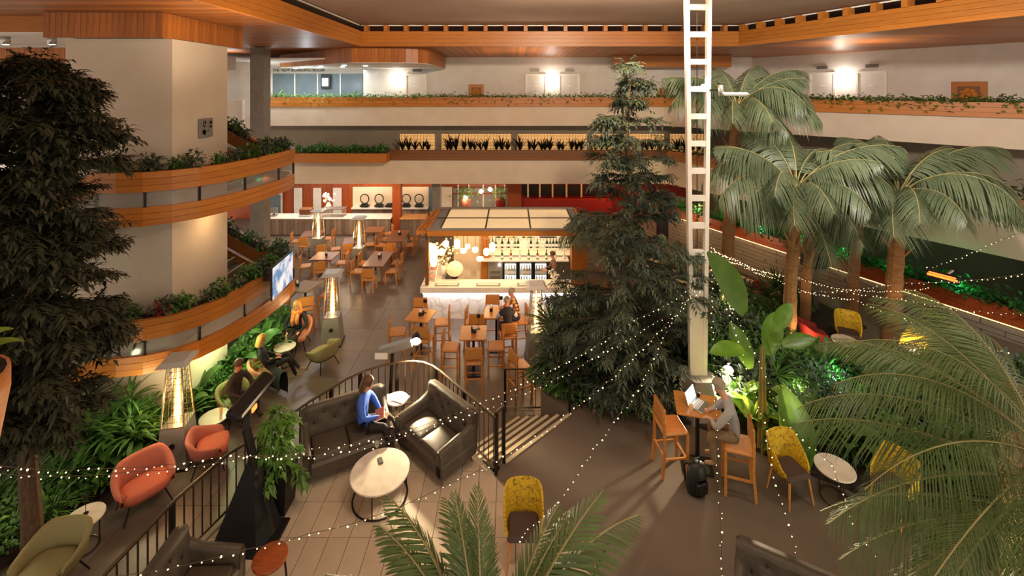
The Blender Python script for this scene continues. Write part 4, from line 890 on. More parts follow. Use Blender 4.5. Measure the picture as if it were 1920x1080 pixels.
t1 = tub('armchair', 'wide pink armchair beside the round marble table at lower left', 'pink', 'pink_seat', .86, .70, .80, .52); t1.location = (-6.62, 8.12, 0); t1.rotation_euler = (0, 0, D(-128))
t2_ = tub('armchair', 'pink armchair in front of the flame heater', 'pink', 'pink_seat', .74, .68, .72, .54); t2_.location = (-6.02, 8.98, 0); t2_.rotation_euler = (0, 0, D(-62))
t3_ = tub('armchair', 'pale pink armchair under the reclining blond person', 'palepink', 'palepink', .74, .7, .78, .56); t3_.location = (-6.15, 11.25, 0); t3_.rotation_euler = (0, 0, D(-62))
t4_ = dup(t3_, (-6.22, 13.05, 0), D(-170), 'pale pink armchair under the woman with the scarf')
t5_ = tub('armchair', 'olive armchair at the lower left corner', 'olive', 'olive', .82, .74, .78, .58); t5_.location = (-6.9, 6.72, 0); t5_.rotation_euler = (0, 0, D(-176))
t6_ = dup(t5_, (-5.1, 12.15, 0), D(62), 'olive armchair facing the small table before the flame heater'); t6_.scale = (.92, .92, .95)
t7_ = dup(t5_, (-6.3, 10.3, 0), D(-120), 'olive armchair under the man in the dark shirt'); t7_.scale = (.9, .9, .95)
def yellow(n, lab, wood='wood_chair'):
    o = thing(n, lab, 'chair'); rows = []; N = 16
    for i in range(N+1):
        t = -128+256*i/N; a = D(t-90); c = max(0, math.cos(D(t)*.70)); hh = .50+.40*min(1, c**1.3*1.5)
        r = []
        for f, z in ((.78, .36), (1.0, .46), (1.02+.06*c, hh-.02), (.98+.06*c, hh), (.93+.05*c, hh-.01), (.9, .5), (.8, .42)): r.append((math.copysign(abs(math.cos(a))**.75, math.cos(a))*.27*f, math.copysign(abs(math.sin(a))**.75, math.sin(a))*.26*f, z))
        rows.append(r)
    mm = MB(); mm.grid(rows, True); n0 = len(rows[0]); b = N*n0; mm.f += [tuple(range(n0)), tuple(b+n0-1-j for j in range(n0))]; mm.mi += [0, 0]; mm.build('shell', 'mustard', o, True)
    mm = MB(); mm.bbox((0, .01, .43), (.46, .44, .09), .04); mm.build('seat', 'darkseat', o)
    for i, j in ((-1, -1), (1, -1), (1, 1), (-1, 1)): mm = MB(); mm.tube([(i*.18, j*.17+.02, .4), (i*.23, j*.22+.02, 0)], [.02, .013], 6); mm.build('leg', wood, o)
    return o
y1 = yellow('yellow_chair', 'mustard snakeskin chair between the palm fronds at the bottom centre'); y1.location = (.16, 6.25, 1.0); y1.rotation_euler = (0, 0, D(180)); y1['group'] = 'mustard snakeskin chairs'
dup(y1, (4.42, 7.2, 1.0), D(-166), 'mustard snakeskin chair on the carpet beside the palm bed'); dup(y1, (5.85, 6.9, 1.0), D(110), 'mustard snakeskin chair seen through the big palm fronds'); dup(y1, (8.35, 11.2, 1.0), D(150), 'mustard snakeskin chair far back among the palms'); dup(y1, (9.3, 10.4, 1.0), D(100), 'mustard snakeskin chair deep in the shade at the far right')
rc = tub('armchair', 'dark red armchair beside the far small table among the palms', 'redfab', 'redfab', .62, .6, .74, .56); rc.location = (7.5, 11.2, 1.0); rc.rotation_euler = (0, 0, D(-100))
dup(rc, (8.6, 15.6, 0), D(140), 'dark red armchair on the striped deck'); dup(rc, (5.6, 21.0, 0), D(90), 'red armchair behind the conifer in the dining room'); dup(rc, (4.4, 22.0, 0), D(-60), 'red armchair beside the bar roof at the back'); dup(rc, (7.0, 18.9, 0), D(120), 'red armchair below the green planter')
o = thing('booth_sofa', 'long dark red curved booth behind the bar roof', 'sofa', (3.1, 24.6, 0)); mm = MB(); mm.bbox((0, 0, .25), (5.0, .8, .5), .08); mm.build('seat', 'redfab', o); mm = MB(); mm.bbox((0, .35, .85), (5.0, .22, 1.2), .08); mm.build('backrest', 'redfab', o)
def sofa(n, lab, W, dep=.8, h=.88):
    o = thing(n, lab, 'sofa'); mm = MB(); mm.bbox((0, 0, .26), (W, dep, .24), .04); mm.build('base', 'leather', o, False)
    sw = (W-.34)/2
    for s in (-1, 1):
        rows = [[(s*sw/2+(sw-.012)/2*a, .07+(dep-.26)/2*b, .36+.12*(1-.28*max(abs(a), abs(b))**4)*(0 if max(abs(a), abs(b)) > .999 else 1)) for a in (-1, -.97, -.85, -.5, 0, .5, .85, .97, 1)] for b in (-1, -.97, -.85, -.5, 0, .5, .85, .97, 1)]
        mm = MB(); mm.grid(rows); mm.build('seat_cushion', 'leather', o, True)
    rows = []
    NX, NZ = 22, 9; bt = [(-.36, .62), (-.12, .62), (.12, .62), (.36, .62), (-.24, .75), (0, .75), (.24, .75)]
    front = []
    for k in range(NZ+1):
        z = .40+(h-.40)*k/NZ; r = []
        for i in range(NX+1):
            u = -.5+i/NX; x = u*(W-.06); y = -dep/2+.2-.07*(k/NZ)
            dd = min(math.hypot((u-bu)*W, (z-bz)) for bu, bz in bt); y -= .055*math.exp(-(dd/.06)**2)
            e = min(1, (.5-abs(u))/.07); y -= .06*(1-e)**2; zz = z-(.05*(1-e)**2 if k > NZ-3 else 0)
            r.append((x, y, zz))
        front.append(r)
    back = [(x, -dep/2-.02-.02*(1 if 1 else 0), z-.01) for x, y, z in front[-1]]; low = [(x, -dep/2+.0, .2) for x, y, z in front[0]]; mid = [(p[0], p[1]+.02, p[2]+.02) for p in ((front[-1][i][0], (front[-1][i][1]+back[i][1])/2, front[-1][i][2]) for i in range(NX+1))]
    rows = front+[mid, back, low]; mm = MB(); mm.grid(rows); n0 = NX+1; mm.f += [tuple(k*n0 for k in range(len(rows)))[::-1], tuple(k*n0+NX for k in range(len(rows)))]; mm.mi += [0, 0]; bk_ = mm.build('backrest', 'leather', o, True)
    bm_ = None
    for bu, bz in bt:
        y = -dep/2+.2-.07*((bz-.4)/(h-.4))-.03
        if bm_ is None: mm = MB(); mm.ball((0, 0, 0), .018, 6, (1, .6, 1)); bm_ = mm.build('button', 'leather_btn', bk_, True, (bu*(W-.06), y, bz))
        else: put('button', bm_.data, bk_, (bu*(W-.06), y, bz))
    for s in (-1, 1):
        mm = MB(); prof = [(-.06, .15), (-.065, .56), (-.045, .605), (0, .62), (.045, .605), (.065, .56), (.06, .15)]
        rows = [[(s*(W/2-.085)+x, y, z+(dz if z > .3 else 0)) for x, z in prof] for y, dz in ((-dep/2+.06, .1), (-.1, .02), (dep/2-.02, -.03), (dep/2, -.05))]
        mm.grid(rows); mm.f += [tuple(range(7)), tuple(21+6-j for j in range(7))]; mm.mi += [0, 0]; mm.build('arm', 'leather', o, True)
        for j in (-1, 1): mm = MB(); mm.tube([(s*(W/2-.12), j*(dep/2-.1), .16), (s*(W/2-.08), j*(dep/2-.07), 0)], [.022, .014], 6); mm.build('leg', 'wood_dark_top', o)
    return o
s1 = sofa('leather_sofa', 'dark leather sofa under the woman in the blue sweater', 1.5, .8); s1.location = (-2.9, 7.93, 1.0); s1.rotation_euler = (0, 0, D(208)); s1['group'] = 'buttoned leather sofas'
s2 = sofa('leather_sofa', 'dark leather loveseat against the railing by the steps, empty', 1.36, .8); s2.location = (-1.36, 8.02, 1.0); s2.rotation_euler = (0, 0, D(137)); s2['group'] = 'buttoned leather sofas'
dup(s1, (-3.86, 5.15, 1.0), D(-88), 'dark leather sofa cut off at the bottom left'); dup(s2, (3.2, 5.02, 1.0), D(151), 'buttoned leather loveseat cut off at the bottom right')
def round_table(n, lab, r, h, top, ring=True, rr=None, cat='table', met='iron'):
    o = thing(n, lab, cat); mm = MB(); mm.lathe([(r*.98, h-.03), (r, h-.022), (r, h-.006), (r*.985, h)], 36); mm.build('tabletop', top, o)
    rr = rr or r*.92; mm = MB(); mm.tube([(math.cos(2*math.pi*k/28)*rr, math.sin(2*math.pi*k/28)*rr, .015) for k in range(28)], .014, 6, True); mm.build('base_ring', met, o)
    for k in range(3):
        a = 2*math.pi*k/3-1.57; mm = MB(); mm.tube([(math.cos(a)*rr, math.sin(a)*rr, .01), (math.cos(a)*rr, math.sin(a)*rr, h-.03)], .011, 6); mm.build('leg', met, o)
    return o
ct = round_table('coffee_table', 'large round marble coffee table between the leather sofas', .46, .42, 'table_marble'); ct.location = (-2.1, 7.18, 1.0)
r1 = round_table('side_table', 'small round marble table between the pink and olive chairs, lower left', .28, .5, 'table_marble', rr=.2, met='iron_warm'); r1.location = (-7.0, 7.36, 0); r1['group'] = 'small round marble tables'
dup(r1, (-6.36, 9.62, 0), 0, 'small round marble table with a glass of beer'); dup(r1, (-6.18, 12.25, 0), 0, 'small round marble table between the two blond people'); dup(r1, (5.12, 7.15, 1.0), 0, 'small round marble table half hidden by the big fronds'); dup(r1, (7.95, 10.75, 1.0), 0, 'small round marble table among the far palms')
o = thing('basket_table', 'white side table on a wire basket base behind the blue sweater', 'table', (-2.22, 8.72, 1.0)); mm = MB(); mm.lathe([(.2, .48), (.205, .49), (.205, .505), (.2, .51)], 28); mm.build('tabletop', 'white_stone', o)
mm = MB()
for k in range(18): a = 2*math.pi*k/18; mm.tube([(math.cos(a)*.17, math.sin(a)*.17, .48), (math.cos(a)*.11, math.sin(a)*.11, .24), (math.cos(a)*.15, math.sin(a)*.15, .01)], .006, 4)
for z, r in ((.01, .15), (.24, .11), (.47, .17)): mm.tube([(math.cos(2*math.pi*k/20)*r, math.sin(2*math.pi*k/20)*r, z) for k in range(20)], .007, 4, True)
mm.build('wire_base', 'iron_warm', o)
for i, (dx, dy, rz, mt, lab) in enumerate(((-.05, .03, .3, 'paper', 'open white newspaper on the basket table'), (.06, -.02, -.4, 'magazine', 'pink magazine on top of the newspaper on the basket table'))):
    o = thing('magazine', lab, 'magazine', (-2.22+dx, 8.72+dy, 1.51+.012*i), rz); mm = MB(); mm.box((0, 0, .006), (.3, .22, .012)); mm.build('pages', 'paper', o); mm = MB(); mm.box((0, 0, .0125), (.28, .2, .002)); mm.build('cover', mt, o)
o = thing('wooden_side_table', 'round reddish timber side table on three dark legs at the bottom', 'table', (-3.1, 5.78, 1.0)); mm = MB(); mm.lathe([(.205, .46), (.21, .47), (.21, .49), (.205, .5)], 28)
mm.build('tabletop', 'teak', o)
for k in range(3): a = 2*math.pi*k/3+.4; mm = MB(); mm.tube([(math.cos(a)*.16, math.sin(a)*.16, .46), (math.cos(a)*.2, math.sin(a)*.2, 0)], .014, 6); mm.build('leg', 'iron', o)
# small things on tables
def glass_of(x, y, z, lab, mt):
    o = thing('drink_glass', lab, 'glass', (x, y, z)); mm = MB(); mm.lathe([(.028, 0), (.036, .15)], 12, cap=False); mm.build('glass', 'glass_clear', o, True); mm = MB(); mm.lathe([(.026, .005), (.033, .13)], 12); mm.build('drink', mt, o, True); return o
glass_of(-6.25, 9.68, .5, 'tall glass of beer on the small table by the man in the dark shirt', 'beer'); glass_of(3.02, 7.6, 2.05, 'glass of amber drink on the laptop table', 'beer')
o = thing('wine_glass', 'empty wine glass on the coffee table edge', 'glass', (-2.25, 7.52, 1.42)); mm = MB(); mm.lathe([(.035, 0), (.035, .004), (.005, .01), (.005, .08), (.03, .11), (.04, .15), (.03, .2)], 14, cap=False); mm.build('bowl', 'glass_clear', o, True)
o = thing('phone', 'black phone lying on the marble coffee table', 'phone', (-2.15, 7.36, 1.42), .5); mm = MB(); mm.bbox((0, 0, .006), (.07, .14, .012), .004); mm.build('body', 'black', o); mm = MB(); mm.box((0, 0, .0125), (.06, .12, .002)); mm.build('display', 'darkseat', o)
o = thing('table_number', 'table number on a thin stand on the lower left marble table', 'table number', (-7.02, 7.42, .5)); mm = MB(); mm.lathe([(.04, 0), (.04, .01)], 10); mm.tube([(0, 0, 0), (0, 0, .24)], .006, 5); mm.build('stand', 'iron', o); mm = MB(); mm.bbox((0, 0, .28), (.09, .02, .09), .01); mm.build('plate', 'black', o)
o = thing('laptop', 'open silver laptop with a bright screen on the high table', 'laptop', (3.22, 7.74, 2.052), D(100)); mm = MB(); mm.bbox((0, 0, .008), (.34, .24, .016), .006); mm.build('keyboard_base', 'steel', o)
mm = MB(); mm.box((0, .012, .11), (.34, .012, .22)); l = mm.build('lid', 'steel', o, loc=(0, .115, .012)); l.rotation_euler = (-.3, 0, 0); mm = MB(); mm.box((0, .003, .115), (.31, .006, .19)); mm.build('display', 'laptop_screen', l); mm = MB(); [mm.box((-.13+.029*i, -.02+.03*j, .018), (.022, .022, .004)) for i in range(10) for j in range(4)]; mm.build('keys', 'white_paint', o)['kind'] = 'stuff'
o.rotation_euler = (0, 0, D(46))
o = thing('salt_shaker', 'small dark jar on the laptop table', 'jar', (3.3, 7.98, 2.05)); mm = MB(); mm.lathe([(.03, 0), (.03, .06), (.02, .07)], 10); mm.build('jar', 'darkbottle', o); mm = MB(); mm.lathe([(.022, .07), (.022, .085)], 10); mm.build('lid', 'steel', o)
o = thing('backpack', 'black backpack leaning on the foot of the laptop table', 'bag', (2.98, 7.28, 1.0), .3)
mm = MB(); mm.grid([[(math.cos(2*math.pi*k/14)*.17*s, math.sin(2*math.pi*k/14)*.12*s2, z) for k in range(14)] for s, s2, z in ((.9, .95, 0), (1.05, 1.1, .08), (1.0, 1.0, .28), (.85, .8, .42), (.4, .4, .47))], True); mm.f += [tuple(range(13, -1, -1)), tuple(56+j for j in range(14))]; mm.mi += [0, 0]; mm.build('body', 'black', o, True)
mm = MB(); mm.bbox((0, -.13, .15), (.22, .08, .2), .03); mm.build('front_pocket', 'iron', o); mm = MB(); mm.tube([(-.05, 0, .46), (-.05, 0, .53), (.05, 0, .53), (.05, 0, .46)], .012, 5); mm.build('handle', 'black', o)
for s in (-.09, .09): mm = MB(); mm.tube([(s, .1, .4), (s, .19, .3), (s, .17, .1), (s, .11, .04)], .018, 5); mm.build('strap', 'black', o)

# ---------------------------------------------------------------- railings
def railing(n, lab, pts, z0, z1, posts, bar=.13, caps=True):
    o = thing(n, lab, 'railing'); P = [Vector((x, y, 0)) for x, y in pts]
    mm = MB(); mm.tube([(p.x, p.y, z1) for p in P], .024, 6); mm.build('handrail', 'iron_warm', o)
    mm = MB(); mm.tube([(p.x, p.y, z0) for p in P], .018, 5); mm.build('bottom_rail', 'iron_warm', o)
    L = [0]
    for a, b in zip(P, P[1:]): L.append(L[-1]+(b-a).length)
    def at(s):
        for i in range(len(P)-1):
            if s <= L[i+1]+1e-6: return P[i].lerp(P[i+1], (s-L[i])/(L[i+1]-L[i]))
        return P[-1]
    mm = MB(); mm.box((0, 0, 0), (.016, .016, z1-z0-.02)); bal = None; k = int(L[-1]/bar)
    for i in range(k):
        p = at((i+.5)*L[-1]/k)
        if bal is None: bal = mm.build('baluster', 'iron_warm', o, loc=(p.x, p.y, (z0+z1)/2))
        else: put('baluster', bal.data, o, (p.x, p.y, (z0+z1)/2))
    pm = None
    for s in posts:
        p = at(s*L[-1]); h = z1-z0+.1
        if pm is None: mm = MB(); mm.box((0, 0, 0), (.055, .055, h)); pm = mm.build('post', 'iron', o, loc=(p.x, p.y, z1-h/2))
        else: put('post', pm.data, o, (p.x, p.y, z1-h/2))
    return o
railing('railing', 'curved iron railing round the lounge platform', ARC, 1.1, 1.94, (0, .18, .34, .47, .6, .66, .73, .82, .91, 1.0))
e = Vector((-.14, 7.86)); railing('railing', 'short railing beside the top of the carpeted steps', [(-.27, 7.66), (-.2, 7.76), (-.14, 7.84)], 1.1, 1.98, (0, 1), .1)
railing('railing', 'level railing at the foot of the steps before the shrubs', [(-.16, 10.46), (1.25, 10.46)], .1, .99, (0, 1), .4)
o = thing('railing', 'thin dark railing between the carpet and the shrubs', 'railing')
for x, y in ((1.16, 9.06), (2.72, 8.95)): mm = MB(); mm.box((x, y, 1.45), (.05, .05, .98)); mm.build('post', 'iron', o)
mm = MB(); mm.tube([(1.16, 9.06, 1.94), (1.9, 9.25, 1.94), (2.72, 8.95, 1.94)], .02, 6); mm.build('handrail', 'iron', o)
for k in range(1, 12): t = k/12; x = 1.16+1.56*t; y = 9.06-.11*t+.25*4*t*(1-t)*.8; mm = MB(); mm.box((x, y, 1.44), (.014, .014, .94)); mm.build('baluster', 'iron', o)
# ---------------------------------------------------------------- mast, floodlights, standing heaters
o = thing('lattice_mast', 'tall white lattice mast rising from the palm bed', 'mast', (3.75, 9.1, 1.0))
mm = MB(); hexp = [(math.cos(math.pi/3*k)*.52, math.sin(math.pi/3*k)*.52) for k in range(6)]; hx2 = [(x*.62, y*.62) for x, y in hexp]
mm.add([(x, y, 0) for x, y in hexp]+[(x, y, .74) for x, y in hx2], [tuple(range(5, -1, -1)), tuple(range(6, 12))]+[(i, (i+1) % 6, 6+(i+1) % 6, 6+i) for i in range(6)]); mm.build('pedestal', 'concrete', o)
H0, H1 = .74, 9.1; wb_, wt = .13, .235
for i in (-1, 1): mm = MB(); mm.bar((i*wb_, 0, H0), (i*wt, 0, H1), .08, .11, up=(0, 1, 0)); mm.build('rail', 'mast_white', o)
for k in range(13):
    z = H0+1.9+k*.55; wv = wb_+(wt-wb_)*(z-H0)/(H1-H0); dv = .12+.04*(z-H0)/(H1-H0)
    mm = MB(); mm.box((0, 0, z), (wv*2-.08, .09, .11)); mm.build('rung', 'mast_white', o)
mm = MB(); mm.box((0, -.02, H0+.85), (.2, .06, 1.7)); mm.build('cover_plate', 'mast_white', o); mm = MB(); mm.tube([(0.02, .07, H0), (.02, .09, H1)], .01, 5); mm.build('cable', 'iron', o)
o2 = thing('mast_lamp', 'small white arm lamp clamped to the mast', 'spotlight', (4.16, 8.98, 7.45)); mm = MB(); mm.lathe([(.05, -.1), (.06, .12)], 10); mm.build('housing', 'steel', o2, True); mm = MB(); mm.bbox((.28, 0, -.06), (.52, .16, .07), .03); k = mm.build('head', 'white_paint', o2); mm = MB(); mm.ball((-.32, .06, .08), .06, 8); mm.build('lamp', 'lamp_white', o2)
mm = MB(); mm.bar((-.05, 0, .02), (-.2, .05, .02), .03); mm.build('clamp', 'iron', o2)
def floodl(p, lab, tgt, pw, spot=None, col=(1, .80, .50), r=.085):
    o = thing('floodlight', lab, 'floodlight', p); d = (Vector(tgt)-Vector(p)).normalized(); o.rotation_euler = d.to_track_quat('-Z', 'Y').to_euler()
    mm = MB(); mm.lathe([(.03, .22), (r*1.2, .1), (r*1.3, .0)], 14, cap=False); mm.build('housing', 'black', o, True); mm = MB(); mm.ball((0, 0, .0), r, 12, (1, 1, .6)); mm.build('lens', 'flood', o, True)
    mm = MB(); mm.bar((-r*1.5, 0, .05), (r*1.5, 0, .05), .02); mm.build('yoke', 'iron', o)
    light('flood_light', 'SPOT' if spot else 'POINT', Vector(p)+d*.16, pw, col, .06, target=tgt if spot else None, spot=spot, blend=.5)
    return o
floodl(PY(780, 640, 9.45), 'bright floodlight on the double headed stand by the railing', (-1.6, 6.6, 1.0), 430, 130)
floodl(PY(1365, 693, 9.1), 'bright floodlight behind the man with the laptop', (3.0, 5.6, 1.1), 460, 150)
o = thing('light_stand', 'leaning dark stand with a grey rectangular lamp head behind the railing', 'lamp stand'); q = PY(735, 648, 9.4)
mm = MB(); mm.bar((q.x, 9.45, 2.0), (q.x-.1, 9.45, .02), .06); mm.build('pole', 'iron', o); mm = MB(); mm.bar((q.x-.25, 9.4, 2.02), (q.x+.42, 9.4, 2.22), .16, .14); mm.build('head', 'steel_grey', o); mm = MB(); mm.box((q.x-.1, 9.45, .015), (.5, .5, .03)); mm.build('base', 'iron', o); mm = MB(); mm.box((q.x-.2, 9.31, 1.97), (.26, .02, .12), .0); mm.build('lens', 'paper', o)
o = thing('infrared_heater', 'black standing infrared heater with its foot wrapped in black cloth', 'patio heater')
mm = MB(); mm.bar((-3.5, 6.55, 1.02), (-4.02, 6.82, 2.35), .1, .07); mm.build('pole', 'iron', o); mm = MB(); mm.bar((-4.02, 6.82, 2.33), (-4.1, 7.0, 2.6), .09, .07); mm.build('arm', 'iron', o)
mm = MB(); mm.bbox((0, 0, 0), (.24, 1.0, .12), .03); h = mm.build('head', 'iron', o, loc=(-4.12, 7.14, 2.64)); h.rotation_euler = (0, D(28), 0); mm = MB(); mm.box((0, 0, 0), (.02, .12, .07)); mm.build('heating_element', 'heat_red', o, loc=(-3.99, 6.98, 2.55))
mm = MB(); mm.add([(-4.22, 6.25, 1.0), (-3.52, 6.2, 1.0), (-3.42, 6.72, 1.0), (-4.0, 6.95, 1.0), (-3.95, 6.76, 1.95), (-3.84, 6.7, 1.95), (-3.82, 6.79, 1.95), (-3.93, 6.83, 1.95)], [(3, 2, 1, 0), (4, 5, 6, 7), (0, 1, 5, 4), (1, 2, 6, 5), (2, 3, 7, 6), (3, 0, 4, 7)]); mm.build('cloth_wrap', 'blackfab', o)
mm = MB(); mm.bbox((-3.65, 6.55, 1.02), (.62, .5, .04), .01); mm.build('base', 'black', o)
o = thing('heater_sign', 'glowing orange infrared heater on the wall at the far right', 'heater', PY(1768, 519, 11.2), -1.0); mm = MB(); mm.bbox((0, 0, 0), (.62, .12, .2), .02); mm.build('housing', 'black', o); mm = MB(); mm.box((0, -.07, 0), (.56, .02, .05)); mm.box((0, -.07, .06), (.5, .02, .03)); mm.build('heating_element', 'heat_red', o); mm = MB(); mm.bar((0, .06, 0), (.1, .35, .12), .04); mm.build('bracket', 'steel', o)
q = PY(1527, 520, 13.2); o = thing('speaker_stand', 'grey blue post with a dark box on top among the palms', 'stand', (q.x, 13.2, 0)); mm = MB(); mm.box((0, 0, 1.4), (.16, .16, 1.8)); mm.build('post', 'steel', o); mm = MB(); mm.bbox((0, 0, 2.45), (.62, .4, .36), .03); mm.build('box', 'black', o); mm = MB(); mm.box((0, 0, .5), (.3, .3, .1)); mm.build('base', 'iron', o)
# ---------------------------------------------------------------- people
mat('skin', rgb(214, 160, 128), .55, rgb(200, 142, 112), 12, contrast=.3); mat('skin_ruddy', rgb(216, 132, 104), .55, rgb(200, 112, 88), 12)
mat('blue_knit', rgb(66, 108, 206), .85, rgb(50, 88, 184), 40, bump=.1); mat('trouser_black', rgb(36, 28, 28), .8, rgb(26, 20, 20), 20); mat('shoe_black', rgb(26, 22, 22), .5)
mat('grey_knit', rgb(172, 168, 164), .85, rgb(152, 148, 144), 40, bump=.1); mat('khaki', rgb(140, 116, 84), .8, rgb(120, 98, 70), 20); mat('shoe_tan', rgb(170, 138, 100), .7)
mat('black_knit', rgb(30, 32, 34), .85, rgb(22, 24, 26), 40); mat('dark_shirt', rgb(66, 48, 38), .8, rgb(50, 36, 28), 20); mat('shirt_pale', rgb(188, 196, 214), .8, rgb(170, 178, 198), 20)
mat('waistcoat', rgb(36, 30, 38), .7, rgb(26, 22, 30), 20); mat('plaid', rgb(232, 196, 120), .8, rgb(120, 52, 44), 14, (1, 1, 1), contrast=.06, detail=0); mat('jeans', rgb(60, 62, 84), .8, rgb(46, 48, 68), 20)
mat('hair_brown', rgb(104, 68, 36), .6, rgb(76, 48, 26), 30); mat('hair_blond', rgb(206, 156, 84), .55, rgb(176, 122, 58), 30); mat('hair_grey', rgb(166, 152, 128), .6, rgb(136, 122, 100), 30); mat('hair_dark', rgb(90, 56, 40), .6)
mat('scarf', rgb(214, 140, 74), .8, rgb(182, 98, 50), 14, contrast=.12); mat('eye', rgb(30, 24, 20), .3); mat('lip', rgb(176, 88, 76), .5); mat('barshirt', rgb(128, 96, 80), .8, rgb(108, 78, 64), 10)
def person(lab, loc, rz, P, top, bottom, shoe, hair, hairm, skin='skin', sleeve=None, group=None, sc=1.0):
    """P: joints in the sitter's frame (+Y ahead, +X to the right hand)"""
    sleeve = sleeve or top
    o = thing('person', lab, 'person', loc, rz); o.scale = (sc, sc, sc)
    V, E, Rr, Tg = [], [], [], []
    def v(p, r): V.append(Vector(p)); Rr.append(r if isinstance(r, tuple) else (r, r)); return len(V)-1
    def e(a, b, t): E.append((a, b)); Tg.append(t)
    mats = [top, bottom, shoe, skin, sleeve]
    pel = v(P['pelvis'], (.15, .125)); sp = v(P['spine'], (.148, .12)); ch = v(P['chest'], (.17, .125)); uc = v(P['upper'], (.125, .1))
    e(pel, sp, 0); e(sp, ch, 0); e(ch, uc, 0)
    nk = v(P['neck'], .052); e(uc, nk, 0)
    hc = Vector(P['head']); up = (hc-Vector(P['neck'])).normalized(); fw = Vector(P['look']).normalized(); fw = (fw-up*fw.dot(up)).normalized(); sd = fw.cross(up)
    jaw = v(hc-up*.075+fw*.025, (.062, .066)); mid = v(hc+fw*.005, (.080, .092)); cr = v(hc+up*.065-fw*.005, (.072, .082))
    e(nk, jaw, 3); e(jaw, mid, 3); e(mid, cr, 3)
    for s, S in ((1, 'R'), (-1, 'L')):
        sh = v(P['sh'+S], .084); el = v(P['el'+S], .056); fa = v(Vector(P['el'+S]).lerp(Vector(P['wr'+S]), .35), .05); wr = v(P['wr'+S], .03)
        e(uc, sh, 0); e(sh, el, 4); e(el, fa, 4); e(fa, wr, 4)
        d = Vector(P.get('hd'+S, Vector(P['wr'+S])-Vector(P['el'+S]))).normalized(); pn = Vector(P.get('pn'+S, (0, 0, -1))); side = d.cross(pn).normalized(); pn = side.cross(d).normalized()
        w = Vector(P['wr'+S]); pa = v(w+d*.035, (.026, .024)); pb = v(w+d*.075, (.034, .02)); e(wr, pa, 3); e(pa, pb, 3)
        for k, (off, ln) in enumerate(((-.031, .068), (-.011, .08), (.010, .075), (.030, .06))):
            prev = pb; b = w+d*.085+side*off
            for q, (f, cu) in enumerate(((.06, 0), (.5, .18), (1, .55))):
                i = v(b+d*ln*f*(1-.2*cu)+pn*ln*cu, .0095-.001*q); e(prev, i, 3); prev = i
        th = -side*s if False else side*(1 if s > 0 else -1)
        prev = pa; b = w+d*.03
        for q, (a1, a2) in enumerate(((.034, .02), (.046, .05), (.048, .075))):
            i = v(b+th*a1+d*a2+pn*.012*q, .011-.001*q); e(prev, i, 3); prev = i
        hp_ = v(P['hip'+S], .098); kn = v(P['kn'+S], .062); cf = v(Vector(P['kn'+S]).lerp(Vector(P['an'+S]), .3), .06); an = v(P['an'+S], .04)
        e(pel, hp_, 1); e(hp_, kn, 1); e(kn, cf, 1); e(cf, an, 1)
        td = Vector(P.get('toe'+S, (0, 1, -.1))).normalized(); a_ = Vector(P['an'+S]); b1 = v(a_+td*.06+Vector((0, 0, -.035)), (.04, .034)); b2 = v(a_+td*.17+Vector((0, 0, -.045)), (.038, .024))
        e(an, b1, 2); e(b1, b2, 2)
    me = bpy.data.meshes.new('person_skel'); me.from_pydata([tuple(p) for p in V], E, [])
    tmp = bpy.data.objects.new('person_skel', me); COL.objects.link(tmp)
    sk = tmp.modifiers.new('skin', 'SKIN'); sk.branch_smoothing = .6
    lay = me.skin_vertices[0].data
    for i, r in enumerate(Rr): lay[i].radius = r; lay[i].use_root = (i == 0)
    ss = tmp.modifiers.new('sub', 'SUBSURF'); ss.levels = 1; ss.render_levels = 1
    bpy.context.view_layer.update(); dg = bpy.context.evaluated_depsgraph_get()
    bm_ = bpy.data.meshes.new_from_object(tmp.evaluated_get(dg)); bpy.data.objects.remove(tmp); bm_.name = 'body'
    n = len(bm_.polygons); c = np.zeros(n*3, np.float32); bm_.polygons.foreach_get('center', c); c = c.reshape(-1, 3)
    best = np.full(n, 1e9); mi = np.zeros(n, np.int32)
    for (a, b), t in zip(E, Tg):
        A = np.array(V[a]); B = np.array(V[b]); ab = B-A; t_ = np.clip(((c-A)@ab)/max(ab@ab, 1e-9), 0, 1)
        rr = (Rr[a][0]+Rr[a][1])/2*(1-t_)+(Rr[b][0]+Rr[b][1])/2*t_
        dd = np.linalg.norm(c-(A+t_[:, None]*ab), axis=1)-rr
        k = dd < best; best[k] = dd[k]; mi[k] = t
    bm_.materials.clear()
    for m_ in mats: bm_.materials.append(MATS[m_])
    bm_.polygons.foreach_set('material_index', mi); bm_.polygons.foreach_set('use_smooth', np.ones(n, bool)); put('body', bm_, o)
    # face
    fr = Matrix((sd, fw, up)).transposed().to_4x4(); fr.translation = hc
    for s in (-1, 1):
        mm = MB(); mm.M = fr; mm.ball((s*.032, .082, .005), .011, 6); mm.build('eye', 'eye', o, True)
        mm = MB(); mm.M = fr; mm.ball((s*.084, .0, -.01), .028, 8, (.4, .7, 1.1)); mm.build('ear', skin, o, True)
    mm = MB(); mm.M = fr; mm.add([(0, .085, .012), (-.016, .08, -.035), (.016, .08, -.035), (0, .115, -.03)], [(0, 1, 3), (0, 3, 2), (1, 2, 3), (0, 2, 1)]); mm.build('nose', skin, o)
    mm = MB(); mm.M = fr; mm.ball((0, .083, -.062), .024, 8, (1, .35, .3)); mm.build('mouth', 'lip', o, True)
